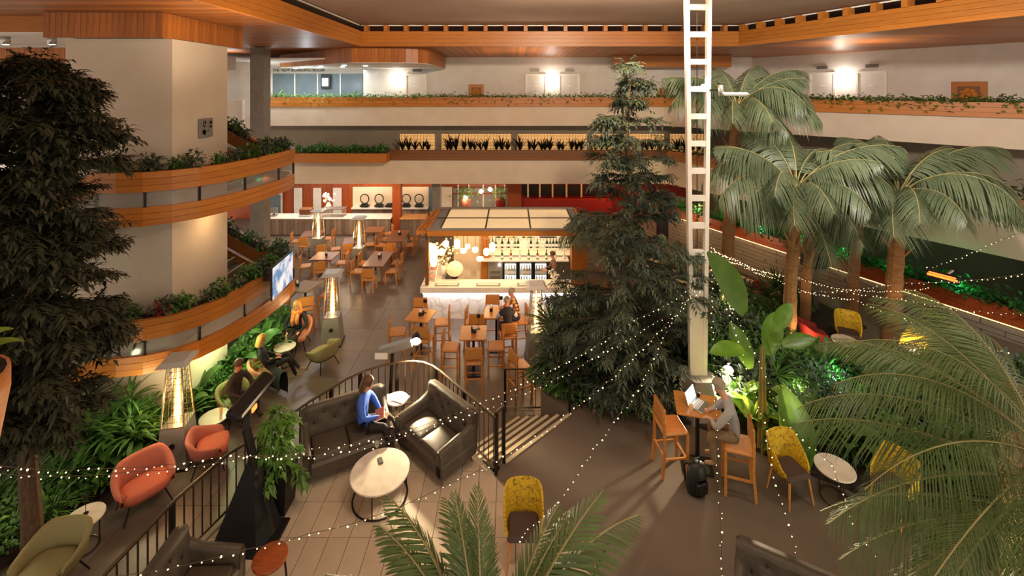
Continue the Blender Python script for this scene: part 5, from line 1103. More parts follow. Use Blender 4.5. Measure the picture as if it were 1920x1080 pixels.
    if hair:
        rows = []; NS, NT = 22, 12
        for i in range(NT+1):
            t = math.pi*.5*0+math.pi*(i/NT)*.62; r = []
            for j in range(NS):
                a = 2*math.pi*j/NS; x, y, z = math.sin(t)*math.cos(a), math.sin(t)*math.sin(a), math.cos(t)
                k = 1.0
                if y > .25 and z < .45: k = .80
                if hair == 'bald' and z > .35: k = .82
                q = [x*.098*k, y*.108*k-.006, z*.112*k+.035]
                if hair == 'long' and i > NT-4 and y < .35: q[2] -= .09*(i-(NT-4))*.95; q[0] *= 1.12; q[1] = q[1]*1.05-.01
                if hair == 'bob' and i > NT-3 and y < .3: q[2] -= .045*(i-(NT-3)); q[0] *= 1.05
                if hair in ('long', 'bob'): q = [q[0]*1.06, q[1]*1.06, q[2]*1.04]
                r.append(tuple(q))
            rows.append(r)
        mm = MB(); mm.M = fr; mm.grid(rows, True); mm.f += [tuple(range(NS))]; mm.mi += [0]; mm.build('hair', hairm, o, True)
    return o
def seated(h, lean=0, hand=(.1, .34, .2), knee=(.11, .44, .02), ank=(.11, .5, -.40), turn=0, headlean=0, el=(.27, .1, .24), look=(0, 1, -.25)):
    z = h+.09; P = dict(pelvis=(0, 0, z), spine=(0, lean*.3, z+.2), chest=(0, lean*.65, z+.36), upper=(0, lean*.85, z+.47), neck=(0, lean+.02, z+.57), head=(0, lean+.06+headlean, z+.71), look=look)
    for s, S in ((1, 'R'), (-1, 'L')):
        P['sh'+S] = (s*.185, lean*.85, z+.45); P['el'+S] = (s*el[0], lean*.8+el[1], z+el[2]); P['wr'+S] = (s*hand[0], hand[1]+lean*.6, z+hand[2]); P['hd'+S] = (-s*.35, 1, -.1)
        P['hip'+S] = (s*.095, .03, z-.01); P['kn'+S] = (s*knee[0], knee[1], z+knee[2]); P['an'+S] = (s*ank[0], ank[1], z+ank[2])
    return P
# woman in blue on the sofa
P = seated(.47, .02, (.07, .30, .16)); P['anR'] = (.16, .62, .12); P['anL'] = (-.02, .72, .14); P['knL'] = (-.08, .46, .62); P['head'] = (.01, .09, 1.26); P['look'] = (.35, 1, -.5)
person('person in a blue sweater and black trousers reading on the leather sofa', (-2.66, 8.02, 1.0), D(-92), P, 'blue_knit', 'trouser_black', 'shoe_black', 'bob', 'hair_brown')
o = thing('booklet', 'pink booklet held by the person in the blue sweater', 'booklet', (-2.34, 7.98, 1.74), .2); o.rotation_euler = (D(10), D(-18), .2); mm = MB(); mm.box((0, 0, 0), (.16, .24, .012)); mm.build('pages', 'paper', o); mm = MB(); mm.box((0, 0, .008), (.15, .23, .004)); mm.build('cover', 'pink', o)
# man with the laptop
P = seated(.77, .16, (.12, .30, .22), knee=(.13, .42, -.02), ank=(.12, .34, -.46), el=(.26, .2, .18), headlean=.05, look=(0, 1, -.7))
person('person in a grey sweater and khaki trousers typing on a laptop at the high table', (3.68, 7.34, 1.0), D(66), P, 'grey_knit', 'khaki', 'shoe_tan', 'short', 'hair_grey', 'skin')
# woman with scarf
P = seated(.47, -.06, (.16, .36, .08), el=(.3, .12, .18)); P['knR'] = (.06, .47, .62); P['anR'] = (-.12, .62, .3)
a = person('person with long blond hair and an orange scarf in the pale pink armchair', (-6.2, 12.98, 0), D(-172), P, 'black_knit', 'trouser_black', 'shoe_black', 'long', 'hair_blond')
mm = MB(); z = .47+.09
mm.tube([(math.cos(2*math.pi*k/14)*.11, math.sin(2*math.pi*k/14)*.095-.03, z+.52+.03*math.sin(4*k)) for k in range(14)], .055, 7, True); mm.tube([(.06, .08, z+.5), (.07, .13, z+.35), (.06, .14, z+.18)], [.06, .065, .05], 7); mm.tube([(-.05, .08, z+.5), (-.04, .13, z+.38), (-.05, .14, z+.22)], [.06, .06, .045], 7); mm.build('scarf', 'scarf', a, True)
# reclining blond person
P = seated(.45, -.2, (.1, .28, .22), knee=(.1, .46, .14), ank=(.1, .62, -.32)); P['anL'] = (.2, .7, .42); P['knL'] = (-.12, .42, .72)
person('person with blond hair in black clothes leaning back, legs crossed', (-6.1, 11.27, 0), D(-62), P, 'black_knit', 'trouser_black', 'shoe_tan', 'bob', 'hair_blond')
o = thing('dark_coat', 'dark coat hanging over the arm of the pale pink armchair', 'coat', (-5.72, 11.0, 0), D(-40)); mm = MB(); mm.grid([[(x, y+.03*math.sin(9*x), zz) for x in [-.22+.44*i/10 for i in range(11)]] for y, zz in ((-.06, .2), (-.08, .45), (-.05, .62), (.02, .66), (.1, .6), (.13, .35), (.12, .08))]); mm.build('cloth', 'black_knit', o, True)
# man in dark shirt
P = seated(.42, .04, (.13, .36, .12), knee=(.2, .42, .04), ank=(.18, .46, -.36))
person('person with a ruddy face in a dark shirt sitting in an olive armchair', (-6.3, 10.28, 0), D(-112), P, 'dark_shirt', 'trouser_black', 'shoe_black', 'short', 'hair_dark', 'skin_ruddy')
# two men at the bar tables
P = seated(.78, .1, (.16, .36, .26), knee=(.13, .42, 0), ank=(.12, .34, -.44), look=(0, 1, -.2))
person('person in a dark waistcoat and pale shirt seen from behind on a bar stool', (-.12, 12.42, 0), D(8), P, 'waistcoat', 'jeans', 'shoe_black', 'bald', 'hair_grey', 'skin_ruddy', 'shirt_pale')
P = seated(.78, .16, (.12, .34, .26), knee=(.13, .42, 0), ank=(.12, .34, -.44), look=(0, 1, -.6))
person('person in a plaid shirt with white hair bent over the high table', (.2, 13.15, 0), D(100), P, 'plaid', 'jeans', 'shoe_black', 'bald', 'hair_grey', 'skin_ruddy')
# barman
P = dict(pelvis=(0, 0, .93), spine=(0, .01, 1.13), chest=(0, .02, 1.29), upper=(0, .02, 1.40), neck=(0, .03, 1.50), head=(0, .07, 1.64), look=(0, 1, -.35))
for s, S in ((1, 'R'), (-1, 'L')):
    P['sh'+S] = (s*.18, .02, 1.38); P['el'+S] = (s*.25, .08, 1.12); P['wr'+S] = (s*.12, .3, 1.14); P['hip'+S] = (s*.09, 0, .9); P['kn'+S] = (s*.1, .03, .49); P['an'+S] = (s*.1, 0, .08)
person('person in a brown shirt working behind the bar counter', (1.5, 15.9, 0), D(100), P, 'barshirt', 'trouser_black', 'shoe_black', 'short', 'hair_dark')
# ---------------------------------------------------------------- plants
def frond_mesh(name, L, W, e0, droop, n=46, hang=.5, lw=.028, mats=('lf_kentia', 'rachis'), seed=0, petiole=.18, tilt=.45, keel=.15, lean=.35, rt=1.0):
    """arched pinnate frond growing along +X from the origin; e0 start elevation, droop total bend (radians)"""
    r = np.random.RandomState(seed); k = 14; ang = e0; p = np.zeros(3); pts = [p.copy()]; dirs = []
    for i in range(k):
        t = (i+.5)/k; a = e0-droop*t**1.4; d = np.array([math.cos(a), 0, math.sin(a)]); dirs.append(d); p = p+d*L/k; pts.append(p.copy())
    dirs.append(dirs[-1]); pts = np.array(pts); dirs = np.array(dirs)
    V, Fc, mi = [], [], []
    for i in range(k+1):
        rr = (.018*L*(1-.85*i/k)*.5+.002)*rt; up = np.cross(dirs[i], [0, 1, 0]); up = -up
        for q in ((0, 1), (-.87, -.5), (.87, -.5)): V.append(pts[i]+np.array([0, q[0]*rr, 0])+up*q[1]*rr)
    for i in range(k):
        for j in range(3): Fc.append((i*3+j, i*3+(j+1) % 3, i*3+3+(j+1) % 3, i*3+3+j)); mi.append(1)
    for i in range(n):
        t = petiole+(1-petiole)*(i+.5)/n; f = t*k; i0 = min(int(f), k-1); w = f-i0; b = pts[i0]*(1-w)+pts[i0+1]*w; d = dirs[i0]*(1-w)+dirs[i0+1]*w
        u = (t-petiole)/(1-petiole); prof = (math.sin(math.pi*min(1, u*.86+.12))**.7)
        up = -np.cross(d, [0, 1, 0]); up /= np.linalg.norm(up)
        for s in (-1, 1):
            ln = W*prof*r.uniform(.9, 1.08); fwd = lean+.55*u
            dd = np.array([0, s, 0])*math.cos(fwd)+d*math.sin(fwd)+up*tilt*(1-u*.6)+r.normal(0, .04, 3); dd /= np.linalg.norm(dd)
            wv = d*lw/2*(.5+.5*prof); hg = hang*r.uniform(.85, 1.15)
            q = []
            for m_ in (0, .4, .75, 1.0):
                c = b+dd*ln*m_-np.array([0, 0, 1.0])*hg*ln*m_**2.0
                q.append((c, wv*(.7 if m_ == 0 else 1 if m_ == .4 else .75 if m_ == .75 else 0)))
            o = len(V)
            for c, ww in q[:3]: V += [c-ww, c+ww]
            V.append(q[3][0])
            Fc += [(o, o+1, o+3, o+2), (o+2, o+3, o+5, o+4), (o+4, o+5, o+6)]; mi += [0, 0, 0]
    me = bpy.data.meshes.new(name); me.from_pydata([tuple(x) for x in V], [], Fc)
    for m_ in mats: me.materials.append(MATS[m_])
    me.polygons.foreach_set('material_index', mi); me.polygons.foreach_set('use_smooth', [True]*len(Fc)); me.update(); return me
KEN = [frond_mesh('frond', 1.0, .30, e, dr, 50, hg, .018, ('lf_kentia', 'rachis'), i, .2, .3) for i, (e, dr, hg) in enumerate(((1.15, 2.0, .7), (.95, 2.1, .8), (.6, 1.7, .85), (.3, 1.4, .9), (1.35, 1.5, .6), (.95, 1.15, .75)))]
def palm(lab, base, top, r0, fr, L, name='palm_tree', rachis_h=.25, rot=0, meshes=KEN, group=None, seed=1, bark='palm_bark'):
    rr = random.Random(seed); o = thing(name, lab, 'palm', base, 0, group); b = Vector(base); t = Vector(top)-b
    k = 16; pts = [t*(i/k)+Vector((.03*math.sin(i*.7), .03*math.cos(i*.5), 0)) for i in range(k+1)]
    mm = MB(); mm.tube(pts, [r0*(1.25-.35*i/k)*(1+.12*(i % 2)) for i in range(k+1)], 10); mm.build('trunk', bark, o)
    for i in range(7):        # old leaf bases
        a = rr.uniform(0, 6.3); z = t*rr.uniform(.55, .97); mm = MB(); d = Vector((math.cos(a), math.sin(a), 0)); mm.tube([z+d*r0*.7, z+d*r0*1.6+Vector((0, 0, .16)), z+d*r0*2.4+Vector((0, 0, .34))], [.045, .03, .01], 5); mm.build('leaf_base', bark, o)
    for i, (az, kind, s) in enumerate(fr):
        f = put('frond', meshes[kind], o, t*(.97+.03*rr.random()), 0); f.rotation_euler = (rr.uniform(-.15, .15), 0, D(az)+rot); f.scale = (L*s, L*s, L*s)
    return o
def ring(n, kinds, seed, s0=.85, s1=1.1):
    rr = random.Random(seed); return [(360*i/n+rr.uniform(-14, 14), kinds[i % len(kinds)], rr.uniform(s0, s1)) for i in range(n)]
# the tall palms right of the mast
palm('tall palm with the highest crown, rising just right of the mast', (6.1, 13.0, .9), (6.3, 12.6, 6.95), .14, [(185, 1, 1.05), (165, 0, 1.1), (215, 2, 1.0), (15, 0, 1.1), (350, 1, 1.05), (60, 0, .9), (110, 0, .9), (300, 1, 1), (265, 2, 1), (240, 2, .95), (330, 2, 1), (90, 4, .9), (172, 5, 1.05), (8, 5, 1.1), (345, 5, .9), (200, 5, .95), (40, 4, 1.0), (280, 3, .9)], 2.25, seed=3)
palm('palm with drooping grey green fronds in the middle of the palm bed', (6.9, 11.3, 1.0), (6.75, 10.7, 5.15), .12, [(175, 1, 1.25), (192, 2, 1.15), (150, 5, 1.0), (225, 1, 1.0), (262, 2, .85), (290, 2, .9), (330, 1, 1.05), (10, 5, 1.15), (25, 0, 1.1), (80, 4, 1.0), (110, 4, 1.0), (310, 5, .9), (235, 3, .9), (180, 5, 1.1), (345, 5, 1.2), (60, 5, 1.0), (205, 3, 1.0), (350, 2, 1.1)], 2.1, seed=4)
palm('palm with a thick tan trunk standing toward the right edge', (9.6, 11.4, 1.0), (9.35, 10.9, 4.95), .15, [(180, 1, 1.15), (205, 1, 1.0), (160, 5, 1.1), (240, 2, 1.0), (268, 2, .9), (300, 1, 1.1), (335, 1, 1.2), (355, 5, 1.3), (10, 0, 1.25), (25, 5, 1.2), (70, 4, 1.0), (110, 4, 1.0), (225, 3, 1.0), (320, 2, 1.1), (185, 5, 1.2), (345, 2, 1.25), (200, 4, 1.0), (130, 5, 1.0), (0, 1, 1.2)], 2.2, seed=5)
palm('slimmer palm behind the thick trunked one', (9.6, 12.8, .9), (9.5, 12.3, 4.7), .12, ring(11, (1, 0, 2, 0), 9), 2.0, seed=6)
palm('shorter palm whose fronds droop between the two larger palms', (7.75, 12.0, 1.0), (7.7, 11.6, 4.2), .1, ring(14, (1, 2, 0, 1, 3), 21, .95, 1.2), 1.9, seed=17)
palm('low palm with broad fronds beside the conifer, behind the bar roof', (3.2, 14.8, 0), (3.0, 14.6, 2.7), .1, ring(11, (1, 2, 0, 1), 12), 1.7, seed=7)
palm('low palm right of the conifer in front of the red dining area', (4.6, 13.4, .9), (4.5, 13.2, 2.6), .1, ring(10, (2, 1, 0, 2), 15), 1.4, seed=8)
# dwarf date palms close to the camera
PHX = [frond_mesh('frond', 1.0, .19, e, dr, 38, hg, .021, ('lf_palm', 'rachis'), 20+i, .14, .5, .1, .55) for i, (e, dr, hg) in enumerate(((1.2, .9, .15), (1.0, 1.1, .2), (.8, 1.3, .25), (1.4, .6, .1), (.55, 1.2, .3)))]
p = palm('feathery dwarf palm rising into the bottom of the picture', (-.15, 3.0, 1.0), (-.2, 3.2, 3.0), .1, [], 1.2, 'dwarf_palm', meshes=PHX, seed=9)
for az, el, s, kind, lx in ((98, 0, 1.3, 3, 0), (128, 0, 1.25, 0, 0), (50, 0, 1.3, 0, 0), (150, 0, 1.35, 0, 0), (140, 0, 1.4, 1, 0), (162, 0, 1.4, 0, 0), (166, 0, 1.5, 1, 0), (155, 0, 1.5, 0, 0), (22, 0, 1.7, 1, 0), (38, 0, 1.6, 0, 0), (86, 0, 1.1, 0, 0), (40, 0, 1.35, 0, 0), (110, 0, 1.2, 0, .0), (32, 0, 1.35, 1, 0), (165, 0, 1.1, 2, 0), (15, 0, 1.2, 2, 0), (270, 0, 1.0, 2, 0), (220, 0, 1.0, 2, 0), (320, 0, 1.0, 2, 0), (118, 0, 1.3, 3, 0)):
    f = put('frond', PHX[kind], p, (-.05, .2, 1.97)); f.rotation_euler = (RND.uniform(-.2, .2), 0, D(az)); f.scale = (s*1.05,)*3
mm = MB(); mm.tube([(-.35, .3, 1.95), (-.72, .75, 2.5), (-1.0, .95, 2.9)], [.012, .009, .004], 5); mm.build('spear_leaf', 'rachis', p); mm = MB(); mm.tube([(.3, .3, 1.95), (.75, .6, 2.5), (.98, .75, 2.78)], [.012, .02, .006], 5); mm.build('spear_leaf', 'lf_bright', p)
BIG = [frond_mesh('frond', 1.0, .22, e, dr, 66, hg, .0085, ('lf_palm', 'rachis'), 30+i, .1, .35, .1, .5, .55) for i, (e, dr, hg) in enumerate(((.75, 1.2, .35), (.45, 1.1, .45), (.2, .9, .5), (1.0, 1.3, .3), (-.1, .7, .5)))]
p = palm('large feathery palm filling the right edge of the picture', (5.35, 4.6, 1.0), (5.3, 4.5, 3.75), .12, [], 1.7, 'dwarf_palm', meshes=BIG, seed=10)
for az, kind, s, dz in ((175, 0, 1.25, .1), (190, 1, 1.3, .05), (160, 1, 1.3, .05), (205, 2, 1.3, 0), (182, 2, 1.35, -.1), (168, 3, 1.15, .15), (150, 0, 1.2, .1), (220, 1, 1.2, 0), (198, 4, 1.3, -.15), (135, 0, 1.15, .1), (240, 2, 1.2, -.1), (215, 4, 1.25, -.25), (110, 3, 1.1, .1), (185, 4, 1.3, -.35), (172, 4, 1.2, -.3), (230, 4, 1.2, -.4), (205, 4, 1.2, -.5), (90, 3, 1.2, .1), (145, 2, 1.3, -.1), (65, 0, 1.2, 0), (260, 1, 1.1, -.1), (155, 4, 1.2, -.3)):
    f = put('frond', BIG[kind], p, (-.05, -.1, 2.75+dz*1.6)); f.rotation_euler = (RND.uniform(-.25, .25), 0, D(az)); f.scale = (s*1.7,)*3
p = palm('second feathery palm behind the large one at the right edge', (6.6, 6.0, 1.0), (6.6, 5.9, 3.6), .12, [], 1.7, 'dwarf_palm', meshes=BIG, seed=13)
for az, kind, s, dz in ((180, 0, 1.2, .1), (200, 1, 1.2, 0), (165, 1, 1.2, 0), (215, 2, 1.2, -.1), (150, 3, 1.2, .1), (230, 0, 1.1, 0), (190, 3, 1.2, .2), (120, 0, 1.1, 0), (250, 2, 1.1, -.1), (90, 1, 1.1, 0)):
    f = put('frond', BIG[kind], p, (0, -.1, 2.55+dz)); f.rotation_euler = (RND.uniform(-.25, .25), 0, D(az)); f.scale = (s*1.5,)*3

# ---- broadleaf trees
def leafy_branches(branches, twigs, lpt, ln, wd, seed, spread=.14, drp=.3, fold=.2, rosette=False):
    """branches: list of polylines (np arrays); returns leaves along their outer parts, set in sprays"""
    r = np.random.RandomState(seed); Ps, Ds = [], []
    for pl in branches:
        pl = np.asarray(pl, float); k = len(pl)-1
        for q in range(twigs):
            f = (.08+.92*r.rand()**.75)*k; i = min(int(f), k-1); w = f-i; b = pl[i]*(1-w)+pl[i+1]*w; d = pl[i+1]-pl[i]; d /= np.linalg.norm(d)
            td = d*.8+r.normal(0, .75, 3)*[1, 1, .45]; td /= np.linalg.norm(td); tl = spread*r.uniform(.7, 1.6)
            s = np.cross(td, [0, 0, 1]); s /= max(np.linalg.norm(s), 1e-3)
            for m_ in range(lpt):
                u = (m_+.5)/lpt; sg = 1 if m_ % 2 else -1
                Ps.append(b+td*tl*u+r.normal(0, .006, 3)-np.array([0, 0, drp*tl*u*u])); Ds.append(td*.75+s*sg*.85+np.array([0, 0, r.normal(-.18, .22)]))
    Ps, Ds = np.array(Ps), np.array(Ds); n = len(Ps)
    return leaves_arrays(Ps, Ds, r.uniform(.75, 1.2, n)*ln, r.uniform(.8, 1.2, n)*wd, fold, drp)
def bough(c, az, L, up, sag, k=6, r=None):
    r = r or NR; pts = []; d = np.array([math.cos(az), math.sin(az), 0]); s = np.array([-d[1], d[0], 0]); cv = r.normal(0, .12)
    for i in range(k+1):
        t = i/k; pts.append(np.array(c)+d*L*t+s*cv*L*t*t+np.array([0, 0, up*L*t-sag*L*t*t]))
    return np.array(pts)
def tree(lab, base, H, prof, nb, twigs, lpt, ln, wd, lmat, trunk_r, seed, up=.35, sag=.45, tipmat=None, spread=.2, z0=.1, name='tree', layers=None, bark='bark', low=1.0, rad=1.0):
    r = np.random.RandomState(seed); o = thing(name, lab, 'tree', base); BR = []
    k = 14; mm = MB(); mm.tube([(.04*math.sin(i), .04*math.cos(i*1.3), H*i/k) for i in range(k+1)], [trunk_r*(1-.85*i/k)+.006 for i in range(k+1)], 8); mm.build('trunk', bark, o)
    for i in range(nb):
        u = ((i+r.uniform(0, .9))/nb)**low
        if layers: u = (round(u*layers)+r.normal(0, .09))/layers
        u = min(max(u, 0), .995); z = H*(z0+(1-z0)*u); R_ = float(np.interp(z/H, prof[0], prof[1]))*r.uniform(.8, 1.08)*rad
        BR.append(bough((0, 0, z), r.uniform(0, 6.283), R_, up*(.6+.8*u), sag, r=r))
    mb = MB()
    for b in BR: mb.tube([tuple(p) for p in b], [.022*(1-.8*i/6)+.003 for i in range(7)], 4)
    mb.build('branch', bark, o)['kind'] = 'stuff'
    BR.append(np.array([[0, 0, H*.93], [0, 0, H*.96], [0, 0, H]]))
    V, T = leafy_branches(BR, twigs, lpt, ln, wd, seed, spread)
    cen = V.reshape(-1, 5, 3)[:, 0]; rad = np.hypot(cen[:, 0], cen[:, 1])
    n = len(cen); mi = np.zeros(n, int)
    if tipmat: mi = (r.rand(n) < .12).astype(int)
    put('foliage', fastmesh('foliage', V, T, [lmat]+([tipmat] if tipmat else []), np.tile(mi, 4)), o)['kind'] = 'stuff'
    return o
tree('tall dark leaved tree filling the left edge before the stair', (-7.55, 7.05, .14), 7.75, ((0, .2, .25, .4, .5, .6, .68, .76, .86, .94, 1), (.3, .5, .85, 1.35, 1.25, 1.3, 1.05, 1.35, 1.25, .95, .35)), 170, 34, 11, .16, .052, 'lf_dark', .13, 21, .34, .25, 'lf_shadow', .24, .27, rad=.84)
tree('tall layered conifer like tree in the middle beside the bar', (2.62, 10.1, 1.0), 7.05, ((0, .08, .2, .35, .45, .55, .66, .76, .86, .94, 1), (1.2, 1.5, 1.75, 1.75, 1.4, 1.15, .85, .72, .55, .36, .1)), 150, 22, 11, .13, .04, 'lf_tree', .09, 22, .12, .1, 'lf_tip', .24, .08, layers=15, low=1.9)

# ---- shrubs and bedding plants: one mesh per kind, copied
def strap_plant(name, n, L, w, mats, seed, e=(.5, 1.3), bend=1.4):
    r = np.random.RandomState(seed); V, Fc = [], []
    for i in range(n):
        az = r.uniform(0, 6.283); a0 = r.uniform(*e); l = L*r.uniform(.65, 1.1); d = np.array([math.cos(az), math.sin(az), 0]); s = np.array([-d[1], d[0], 0]); p = d*.03; o = len(V); K = 5
        for k in range(K+1):
            t = k/K; ww = w*(.5+1.6*t if t < .3 else 1.0 if t < .7 else (1-t)/.3)*.5; V += [tuple(p-s*ww), tuple(p+s*ww)]; a = a0-bend*t; p = p+(d*math.cos(a)+np.array([0, 0, 1])*math.sin(a))*l/K
        for k in range(K): Fc.append((o+2*k, o+2*k+1, o+2*k+3, o+2*k+2))
    me = bpy.data.meshes.new(name); me.from_pydata(V, [], Fc); me.materials.append(MATS[mats]); me.polygons.foreach_set('use_smooth', [True]*len(Fc)); me.update(); return me
def bush_mesh(name, n, R_, H, ln, wd, m_, seed, extra=None):
    r = np.random.RandomState(seed); P_ = r.normal(0, 1, (n, 3)); P_ = unit(P_)*(r.rand(n, 1)**.45); P_ = P_*[R_, R_, H*.5]+[0, 0, H*.5]; D_ = P_-[0, 0, H*.3]+r.normal(0, .25, (n, 3)); V, T = leaves_arrays(P_, D_, r.uniform(.7, 1.2, n)*ln, r.uniform(.8, 1.2, n)*wd)
    return fastmesh(name, V, T, m_ if extra is None else [m_, extra], None if extra is None else np.tile((r.rand(n) < .18).astype(int), 4))
def big_leaf(L, w, seed, bendv=.9, e=1.2):
    """one broad paddle leaf on a stalk, midrib fold"""
    r = np.random.RandomState(seed); V, Fc = [], []; K = 9; p = np.zeros(3); a = e
    st = []
    for k in range(5): st.append(p.copy()); p = p+np.array([math.cos(a), 0, math.sin(a)])*L*.12; a -= bendv*.05
    V = []
    for k in range(K+1):
        t = k/K; ww = w*math.sin(math.pi*min(.985, .06+t*.93))**.75*.5; d = np.array([math.cos(a), 0, math.sin(a)]); nrm = np.array([-d[2], 0, d[0]])
        V += [p+np.array([0, -ww, 0])+nrm*ww*.35, p, p+np.array([0, ww, 0])+nrm*ww*.35]; p = p+d*L/K; a -= bendv/K*(.4+1.2*t)
    for k in range(K): o = 3*k; Fc += [(o, o+1, o+4, o+3), (o+1, o+2, o+5, o+4)]
    o = len(V)
    for q in st:
        for dx, dy in ((0, .012), (-.01, -.008), (.01, -.008)): V.append(q+np.array([dx, dy, 0]))
    for k in range(4):
        for j in range(3): Fc.append((o+k*3+j, o+k*3+(j+1) % 3, o+k*3+3+(j+1) % 3, o+k*3+3+j))
    me = bpy.data.meshes.new('leaf'); me.from_pydata([tuple(x) for x in V], [], Fc); return me
def leafset(m_, seeds, L, w, bendv, e):
    out = []
    for s in seeds: me = big_leaf(L, w, s, bendv*(1+.2*(s % 3-1)), e); me.materials.append(MATS[m_]); me.polygons.foreach_set('use_smooth', [True]*len(me.polygons)); out.append(me)
    return out
def leaf_plant(name, lab, loc, meshes, n, s=1, group=None, seed=0, e=(-.5, .25)):
    rr = random.Random(seed); o = thing(name, lab, 'plant', loc, 0, group)
    for i in range(n): f = put('leaf', meshes[i % len(meshes)], o); q = s*rr.uniform(.7, 1.15); f.scale = (q, q, q); f.rotation_euler = (rr.uniform(-.2, .2), rr.uniform(*e), rr.uniform(0, 6.28)+i*2.4)
    return o
def scatter(name, me, pts, lab, cat, grp, s=(.8, 1.2)):
    for x, y, z in pts:
        o = put(name, me, None, (x, y, z), RND.uniform(0, 6.28)); q = RND.uniform(*s); o.scale = (q, q, q*RND.uniform(.9, 1.1)); tag(o, lab, cat, grp)
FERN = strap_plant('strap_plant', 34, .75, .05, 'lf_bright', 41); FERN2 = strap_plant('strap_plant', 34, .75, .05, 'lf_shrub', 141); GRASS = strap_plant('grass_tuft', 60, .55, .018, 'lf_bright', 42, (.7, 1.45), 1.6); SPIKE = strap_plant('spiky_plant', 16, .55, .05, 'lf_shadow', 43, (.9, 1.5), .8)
DRAC = strap_plant('dracaena', 46, .7, .06, 'lf_shrub', 44, (.2, 1.4), 1.3); BROM = strap_plant('bromeliad', 24, .45, .06, 'lf_red', 45, (.5, 1.3), 1.1); RHAP = strap_plant('fan_palm', 60, .6, .035, 'lf_shrub', 46, (-.3, 1.4), .7)
BUSH = bush_mesh('leafy_shrub', 420, .42, .75, .14, .06, 'lf_shrub', 47, 'lf_bright'); BUSH2 = bush_mesh('leafy_shrub', 420, .45, .8, .13, .055, 'lf_tree', 48, 'lf_shrub'); LOW = bush_mesh('ground_cover', 260, .4, .35, .13, .07, 'lf_shrub', 49, 'lf_lime'); POT = bush_mesh('planter_plant', 130, .2, .3, .12, .055, 'lf_shrub', 50, 'lf_bright'); POT2 = bush_mesh('planter_plant', 120, .18, .34, .14, .05, 'lf_tree', 51, 'lf_bright')
PHIL = leafset('lf_shrub', range(4), .42, .22, 1.5, 1.2); LIME = leafset('lf_lime', range(4), .36, .17, 1.3, 1.2)
def inpoly(x, y, poly):
    c = False
    for i in range(len(poly)):
        (x1, y1), (x2, y2) = poly[i-1], poly[i]
        if (y1 > y) != (y2 > y) and x < (x2-x1)*(y-y1)/(y2-y1)+x1: c = not c
    return c
def fill(poly, n, gap, rs, z, avoid=()):
    out = []; tries = 0; xs = [p[0] for p in poly]; ys = [p[1] for p in poly]
    while len(out) < n and tries < 6000:
        tries += 1; x, y = rs.uniform(min(xs), max(xs)), rs.uniform(min(ys), max(ys))
        if inpoly(x, y, poly) and all((x-a)**2+(y-b)**2 > gap**2 for a, b, _ in out) and all((x-a)**2+(y-b)**2 > r_*r_ for a, b, r_ in avoid): out.append((x, y, z))
    return out
rs = random.Random(77)
front = [(-9.2, 5.7), (-8.5, 6.1), (-7.95, 7.3), (-7.6, 8.5), (-8.3, 8.6), (-9.8, 7.6)]
scatter('grass_tuft', GRASS, fill(front, 16, .34, rs, .16), 'tuft of long narrow grass leaves in the bed by the lower left armchairs', 'plant', 'grass tufts at lower left', (.9, 1.3))
scatter('ground_cover', LOW, fill(front, 18, .36, rs, .14), 'low broad leaved cover plant in the bed at lower left', 'plant', 'low cover plants at lower left')
mid = [(-7.45, 8.75), (-7.25, 9.6), (-6.85, 10.5), (-6.7, 11.3), (-6.7, 13.4), (-7.1, 13.4), (-7.1, 11.2), (-7.15, 9.45), (-8.4, 9.3), (-8.4, 8.6)]
scatter('strap_plant', FERN, fill(mid, 26, .3, rs, .16), 'bright green arching strap leaved plant under the curved stair', 'plant', 'strap plants under the stair', (.9, 1.5))
scatter('leafy_shrub', BUSH, fill(mid, 20, .32, rs, .16), 'bright leafy shrub lit green under the curved stair', 'plant', 'leafy shrubs under the stair', (.75, 1.25))
for i, (x, y) in enumerate(fill(mid, 9, .5, rs, 0)[:9] and [(p[0], p[1]) for p in fill(mid, 9, .5, rs, 0)]): leaf_plant('broad_leaf_plant', 'broad leaved plant among the lit shrubs under the stair', (x, y, .15), PHIL, 11, 1.4, 'broad leaved plants under the stair', i)
scatter('dracaena', DRAC, [(-8.0, 8.5, .9), (-7.7, 8.75, .75), (-8.35, 8.7, .7), (-7.35, 8.75, .7)], 'strappy rosette on a cane beside the flame heater', 'plant', 'cane plants by the flame heater', (.9, 1.2))
scatter('strap_plant', FERN2, [(-8.7, 8.5, .6), (-8.3, 8.75, .8), (-7.9, 8.55, .7), (-7.55, 8.9, .9), (-7.25, 9.1, .6), (-8.1, 9.0, 1.1), (-7.75, 9.1, 1.15), (-8.5, 9.0, 1.1), (-7.4, 8.6, .35), (-8.0, 8.2, .4)], 'tall arching strap plant left of the flame heater', 'plant', 'tall strap plants left of the flame heater', (.8, 1.15))
